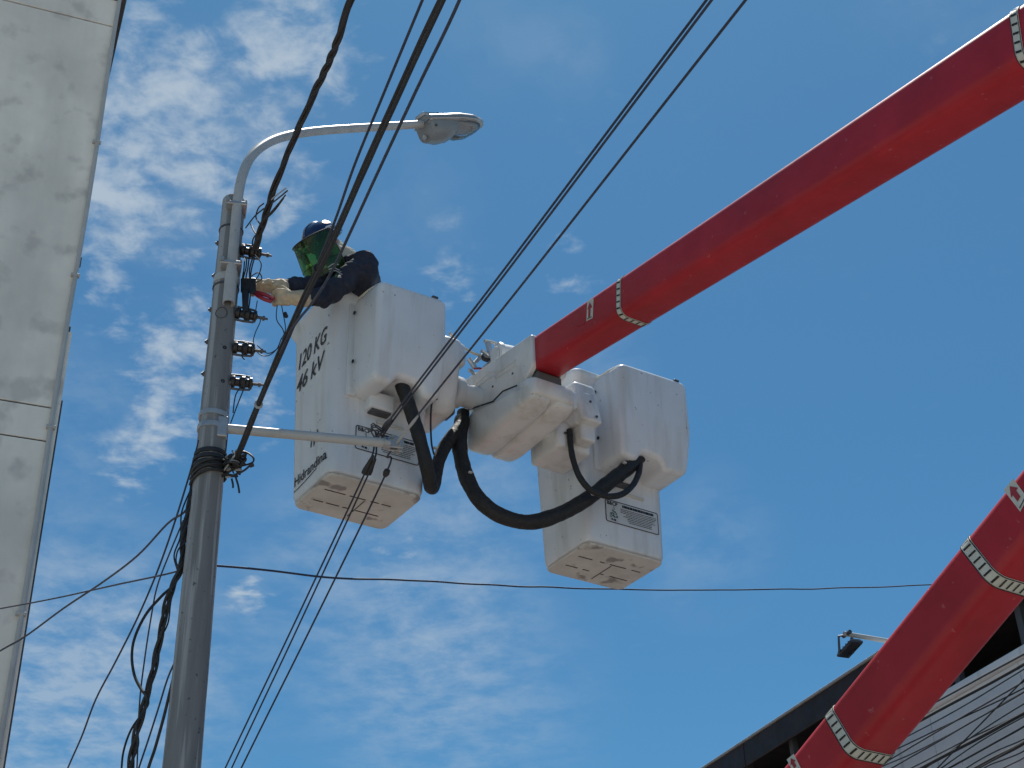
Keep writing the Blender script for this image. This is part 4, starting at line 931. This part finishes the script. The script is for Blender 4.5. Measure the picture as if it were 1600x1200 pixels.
# ------------------------------------------------------------------ the worker
def blob(parts, vox, smooth=6, fac=.5):
    """union of tapered capsules and ellipsoids as one continuous skin"""
    m = MB()
    for p in parts:
        if p[0] == 'c':
            _, a, ra, b, rb = p; a, b = V3(a), V3(b); d = b-a; L = max(d.length, 1e-5); d /= L; prof = []
            for k in range(7): th = -pi/2+pi/2*k/6; prof.append((ra*cos(th), ra*sin(th)))
            for k in range(7): th = pi/2*k/6; prof.append((rb*cos(th), L+rb*sin(th)))
            m.lathe(a, d, prof, 20)
        else:
            _, c, rad, ax = p; c = V3(c); rings = []
            for i in range(1, 14):
                th = -pi/2+pi*i/14; rings.append([c + ax[0]*(rad[0]*cos(th)*cos(2*pi*j/22)) + ax[1]*(rad[1]*cos(th)*sin(2*pi*j/22)) + ax[2]*(rad[2]*sin(th)) for j in range(22)])
            m.loft(rings)
    me = bpy.data.meshes.new('b'); me.from_pydata(m.v, [], m.f); finish(me, 0)
    o = bpy.data.objects.new('b', me); COL.objects.link(o)
    r = o.modifiers.new('r', 'REMESH'); r.mode = 'VOXEL'; r.voxel_size = vox; r.adaptivity = 0
    s = o.modifiers.new('s', 'SMOOTH'); s.iterations = smooth; s.factor = fac
    bpy.context.view_layer.update()
    e = o.evaluated_get(bpy.context.evaluated_depsgraph_get()); em = e.to_mesh()
    out = MB(); out.v = [v.co.copy() for v in em.vertices]; out.f = [tuple(q.vertices) for q in em.polygons]
    nor = [v.normal.copy() for v in em.vertices]
    e.to_mesh_clear(); bpy.data.objects.remove(o); bpy.data.meshes.remove(me); return out, nor
def worker():
    f = V3((-.74,-.67,0)).normalized(); l = V3((.67,-.74,0)).normalized(); Z = V3((0,0,1))
    pel = W(-.88, -.02, 6.50)
    N = atY(540, 404, 7.06)
    LS = N + l*.185 - f*.01 - Z*.155; RS = N - l*.170 + f*.03 - Z*.12
    LE = atY(507, 464, 6.83); LW = atY(462, 466, 6.665)
    RE = atY(492, 445, 6.90); RW = atY(424, 448, 6.665)
    H = atY(506, 382, 6.94)
    hips = [pel + l*.09*s - Z*.03 for s in (1,-1)]; knees = [V3((h.x+f.x*.10, h.y+f.y*.10, 6.10)) for h in hips]; ank = [V3((h.x, h.y, 5.70)) for h in hips]
    hf = (f*.76 - Z*.64 + l*.02).normalized(); hl = (l - hf*l.dot(hf)).normalized(); hu = hf.cross(hl)
    if hu.z < 0: hu = -hu
    HP = lambda a, b, c: H + hf*a + hl*b + hu*c
    t = thing('person', 'worker in navy shirt, blue helmet and green face shield leaning from the bucket', 'person', V3((pel.x, pel.y, BZ0+.06)))
    chest = pel.lerp(N, .62) - f*.02
    # body
    B = [('c', pel+l*.06, .105, chest+l*.06, .115), ('c', pel-l*.06, .105, chest-l*.06, .115), ('c', chest, .12, N-Z*.03, .075), ('c', N-Z*.03, .058, H-hu*.06-hf*.03, .055),
         ('c', N-Z*.07, .07, LS, .055), ('c', N-Z*.07, .07, RS, .055), ('c', LS, .05, LE, .040), ('c', LE, .040, LW, .028), ('c', RS, .05, RE, .040), ('c', RE, .040, RW, .028)]
    for h, k, a in zip(hips, knees, ank): B += [('c', h, .085, k, .055), ('c', k, .055, a, .042), ('c', a-Z*.035, .042, a+f*.16-Z*.05, .034)]
    B += [('e', HP(.0,0,.015), (.098,.076,.118), (hf,hl,hu)), ('e', HP(.035,0,-.065), (.062,.055,.055), (hf,hl,hu)),
          ('c', HP(.095,0,.02), .012, HP(.118,0,-.022), .016), ('c', HP(.088,.028,.028), .012, HP(.088,-.028,.028), .012),
          ('c', HP(.092,.02,-.062), .009, HP(.092,-.02,-.062), .009), ('e', HP(.085,0,-.10), (.025,.025,.02), (hf,hl,hu)),
          ('e', HP(-.01,.078,-.005), (.018,.010,.03), (hf,hl,hu)), ('e', HP(-.01,-.078,-.005), (.018,.010,.03), (hf,hl,hu))]
    m, _ = blob(B, .0075, 3); obj('body', m, 'skin', t, 180)
    for s in (1, -1):
        m = MB(); m.lathe(HP(.083,.031*s,.008), hf, [(.0,-.012),(.012,-.004),(.010,.004),(.004,.008),(0,.009)], 12, False); obj('eye', m, 'eye_white', t)
    # shirt
    S = [('c', pel+l*.07-Z*.02, .135, chest+l*.075, .145), ('c', pel-l*.07-Z*.02, .135, chest-l*.075, .145), ('c', chest, .15, N-Z*.065-f*.02, .098),
         ('c', N-Z*.075-f*.02, .095, LS, .082), ('c', N-Z*.075-f*.02, .095, RS, .082), ('c', chest+l*.07, .14, LS-Z*.06, .09), ('c', chest-l*.07, .14, RS-Z*.06, .09),
         ('c', LS, .078, LE, .058), ('c', LE, .058, LW+(LE-LW).normalized()*.02, .044), ('c', RS, .078, RE, .057), ('c', RE, .056, RW+(RE-RW).normalized()*.03, .042)]
    m, nor = blob(S, .0075, 5)
    def seg(p, a, b):
        d = b-a; u = max(0, min(1, (p-a).dot(d)/d.length_squared)); return u, (p-(a+d*u)).length
    for i, p in enumerate(m.v):                             # folds across the sleeves and back
        d = 0
        for a, b, ph in ((LS,LE,0),(LE,LW,1.3),(RS,RE,2),(RE,RW,.4)):
            u, dist = seg(p, a, b)
            if dist < .11:
                q = mnoise.noise(p*14+V3((ph,0,0))); d += .7*(.0065*sin(u*24+3.0*q+ph+ (p.z*22)) + .004*sin(u*47+5*q))*(1-abs(u-.5)*.4)
        d += .007*mnoise.noise(V3((p.x*9, p.y*9, p.z*16))) + .004*sin(38*(p.z+.5*p.x)+6*mnoise.noise(p*6))
        m.v[i] = p + nor[i]*d
    sh = obj('shirt', m, 'navy_cloth', t, 180)
    # trousers
    Tm = []
    for h, k, a in zip(hips, knees, ank): Tm += [('c', h+Z*.03, .115, k, .085), ('c', k, .085, a+Z*.04, .075)]
    Tm += [('c', hips[0]+Z*.05, .12, hips[1]+Z*.05, .12)]
    m, _ = blob(Tm, .012, 4); obj('trousers', m, 'trousers_cloth', t, 180)
    for a in ank:
        m, _ = blob([('c', a+Z*.02, .058, a-Z*.045, .058), ('c', a-Z*.055+f*.02, .05, a+f*.17-Z*.06, .045), ('c', a-Z*.055-f*.04, .05, a-Z*.055, .05)], .01, 3); obj('boot', m, 'leather_dark', t, 180)
    # cream neck cloth, bunched behind the helmet
    NC = [('c', H-hu*.075-hf*.03, .078, N-Z*.03, .086), ('c', H-hf*.085-hu*.03, .045, N-f*.02-Z*.03, .06)]
    m, nor = blob(NC, .007, 3)
    for i, p in enumerate(m.v): m.v[i] = p + nor[i]*(.006*sin(p.z*120+4*mnoise.noise(p*16)) + .006*mnoise.noise(p*18))
    obj('neck_cloth', m, 'cream_cloth', t, 180)
    # helmet
    hm = MB(); rings = []
    for i in range(13):
        th = pi/2*i/12; c, s = cos(th), sin(th)
        rings.append([HP(-.008 + .134*c*cos(a), .112*c*sin(a), .035 + .108*s + .006*s*(abs(sin(a)) < .22)) for a in [2*pi*j/36 for j in range(36)]])
    rim = [[HP(-.008 + (.134+o)*cos(a) + (.030*max(0, cos(a))**2 if o > .004 else 0), (.112+o)*sin(a), z) for a in [2*pi*j/36 for j in range(36)]] for o, z in ((-.008,.034),(-.004,.020),(.006,.018),(.014,.026),(.002,.036))]
    hm.loft(rim + rings[1:], False, True); hel = obj('helmet', hm, 'helmet_blue', t, 40)
    m = MB(); rr = []
    for i in range(9):
        a = -1.15+2.3*i/8; rr.append([HP(-.008+.138*sin(a)*1.0, y, .035+.113*cos(a)+.0) for y in (-.016,-.010,.010,.016)])
    m.loft([[rr[i][j] + hu*(.004 if j in (1,2) else -.004) for j in range(4)] for i in range(9)], True, True, False); obj('crown_ridge', m, 'helmet_blue', hel)
    def onh(a, e, o):                                       # azimuth from left side, elevation
        c, s = cos(e), sin(e); return HP(-.008+(.134*c+o)*sin(a), (.112*c+o)*cos(a), .035+(.108+o)*s)
    def patch(a0, e0, ra, re, o, mt, name, n=20):
        m = MB(); vs = [onh(a0, e0, o)]
        for k in range(2):
            q = (k+1)/2; vs += [onh(a0+ra*q*cos(2*pi*j/n), e0+re*q*sin(2*pi*j/n), o) for j in range(n)]
        fs = [(0, 1+j, 1+(j+1)%n) for j in range(n)] + [(1+j, 1+n+j, 1+n+(j+1)%n, 1+(j+1)%n) for j in range(n)]
        m.add(vs, fs); obj(name, m, mt, hel, 60)
    patch(-.12, .66, .30, .18, .0025, 'emblem_red', 'emblem'); patch(.10, .28, .22, .06, .003, 'emblem_white', 'emblem_bar')
    patch(-.32, .86, .10, .10, .004, 'emblem_white', 'emblem_bar')
    for s in (1, -1):
        m = MB(); m.lathe(HP(.02,.112*s,.03), hl*s, [(0,-.005),(.022,-.005),(.022,.012),(.016,.016),(0,.016)], 16, False); obj('shield_pivot', m, 'tape_black', hel)
    # face shield: one curved pane with a chin fold and a dark carrier band
    def shp(a, z): # a: angle round the face, z: down
        ca, sa = cos(a), sin(a)
        fw = (.196 + .30*max(0, .03-z))*ca**.8 if ca > 0 else 0
        return HP(fw*(1-.06*max(0, (-z-.13)/.08)) + .01, .128*sa*(1-.18*max(0,(-z-.11)/.1)), z)
    m = MB(); ang = [radians(-84+168*j/28) for j in range(29)]; rows = [.05,.03,0,-.03,-.06,-.09,-.12,-.15,-.175,-.195]
    m.loft([[shp(a, z) for a in ang] for z in rows], False, False, False)
    m.loft([[shp(a, z)-hf*.0025*cos(a)-hl*.0025*sin(a) for a in ang] for z in rows], False, False, False)
    fsd = obj('face_shield', m, 'green_shield', t, 60, 'green tinted face shield hinged on the helmet')
    m = MB(); m.tube([shp(a, .050) for a in ang], .0045, 6); m.tube([shp(a, -.195) for a in ang], .0032, 6); m.tube([shp(ang[0], z) for z in rows], .003, 6); m.tube([shp(ang[-1], z) for z in rows], .003, 6); obj('shield_edge', m, 'black_cable', fsd)
    m = MB(); m.loft([[HP(.06,.115,.055),HP(.06,-.115,.055)]] + [[shp(a, .052) for a in (radians(62),radians(-62))], [shp(a, .052) for a in (radians(30),radians(-30))], [shp(a, .052) for a in (radians(8),radians(-8))]], False, False, False); obj('brow_guard', m, 'tape_black', fsd, 0)
    m = MB(); m.tube([shp(a, -.118)+hf*.001 for a in ang], .0022, 6); obj('chin_crease', m, 'green_shield', fsd)
    # hands in leather gloves
    def hand(wr, to, palm_n, thumb_side, curl, name, spread=1.0):
        d = (to-wr).normalized(); n = (palm_n - d*palm_n.dot(d)).normalized(); s = d.cross(n)*thumb_side
        G = [('c', wr-d*.055, .049, wr+d*.0, .040), ('c', wr, .038, wr+d*.03, .036)]
        for k in range(4):
            o = s*(.030-.020*k)*spread
            G.append(('c', wr+d*.03+o*.8, .022, wr+d*.085+o, .0185))
        tips = []
        for k, ln in enumerate((.072,.080,.074,.058)):
            o = s*(.033-.0225*k)*spread; p = wr+d*.085+o; a = 0; L = (ln*.42, ln*.32, ln*.26)
            for q, seg_ in enumerate(L):
                a += curl*(.8, 1.1, .9)[q]; e = p + (d*cos(a)+n*sin(a))*seg_
                G.append(('c', p, .0125-.0008*q, e, .0118-.0008*q)); p = e
            tips.append(p)
        p = wr+d*.025+s*.034+n*.012
        for q, (seg_, dirv) in enumerate(((.035, d*.6+s*.75+n*.4), (.03, d*.85+s*.15+n*.5), (.026, d*.8-s*.25+n*.6))):
            e = p+dirv.normalized()*seg_; G.append(('c', p, .0155-.0012*q, e, .0145-.0012*q)); p = e
        m, nor = blob(G, .0042, 3)
        for i, v in enumerate(m.v): m.v[i] = v + nor[i]*(.0022*sin(v.z*150+5*mnoise.noise(v*25))+.0025*mnoise.noise(v*40))
        return obj(name, m, 'leather', t, 180)
    lt = atY(412, 462, 6.60); hand(LW-(LW-lt).normalized()*.015, lt, (Z*.35+V3((.25,.9,0))).normalized(), -1, .95, 'glove', 1.05)
    rt = atY(392, 446, 6.60); hand(RW, rt, (-Z*.8 + V3((0,-.3,0))).normalized(), 1, .55, 'glove')
    # pliers held between the hands
    Pc = atY(402, 459, 6.595); Pd = (atY(384, 452, 6.60) - atY(412, 464, 6.60)).normalized()
    pt = thing('pliers', 'pliers with red handles held in the near gloved hand', 'pliers', Pc)
    pn = Pd.cross(VIEW).normalized()
    for s in (1, -1):
        m = MB(); m.tube(spline([Pc+Pd*.012+pn*.004*s, Pc-Pd*.02+pn*.012*s, Pc-Pd*.06+pn*.015*s, Pc-Pd*.10+pn*.011*s], 6), [.012]*19, 8); obj('handle', m, 'plier_red', pt)
        m = MB(); m.tube([Pc+Pd*.008-pn*.004*s, Pc+Pd*.035-pn*.009*s, Pc+Pd*.075-pn*.002*s], [.011,.010,.004], 8); obj('jaw', m, 'dark_steel', pt)
    m = MB(); m.lathe(Pc+Pd*.014-VIEW*.012, VIEW, [(0,0),(.010,0),(.010,.024),(0,.024)], 12, False); obj('pivot', m, 'dark_steel', pt)
worker()
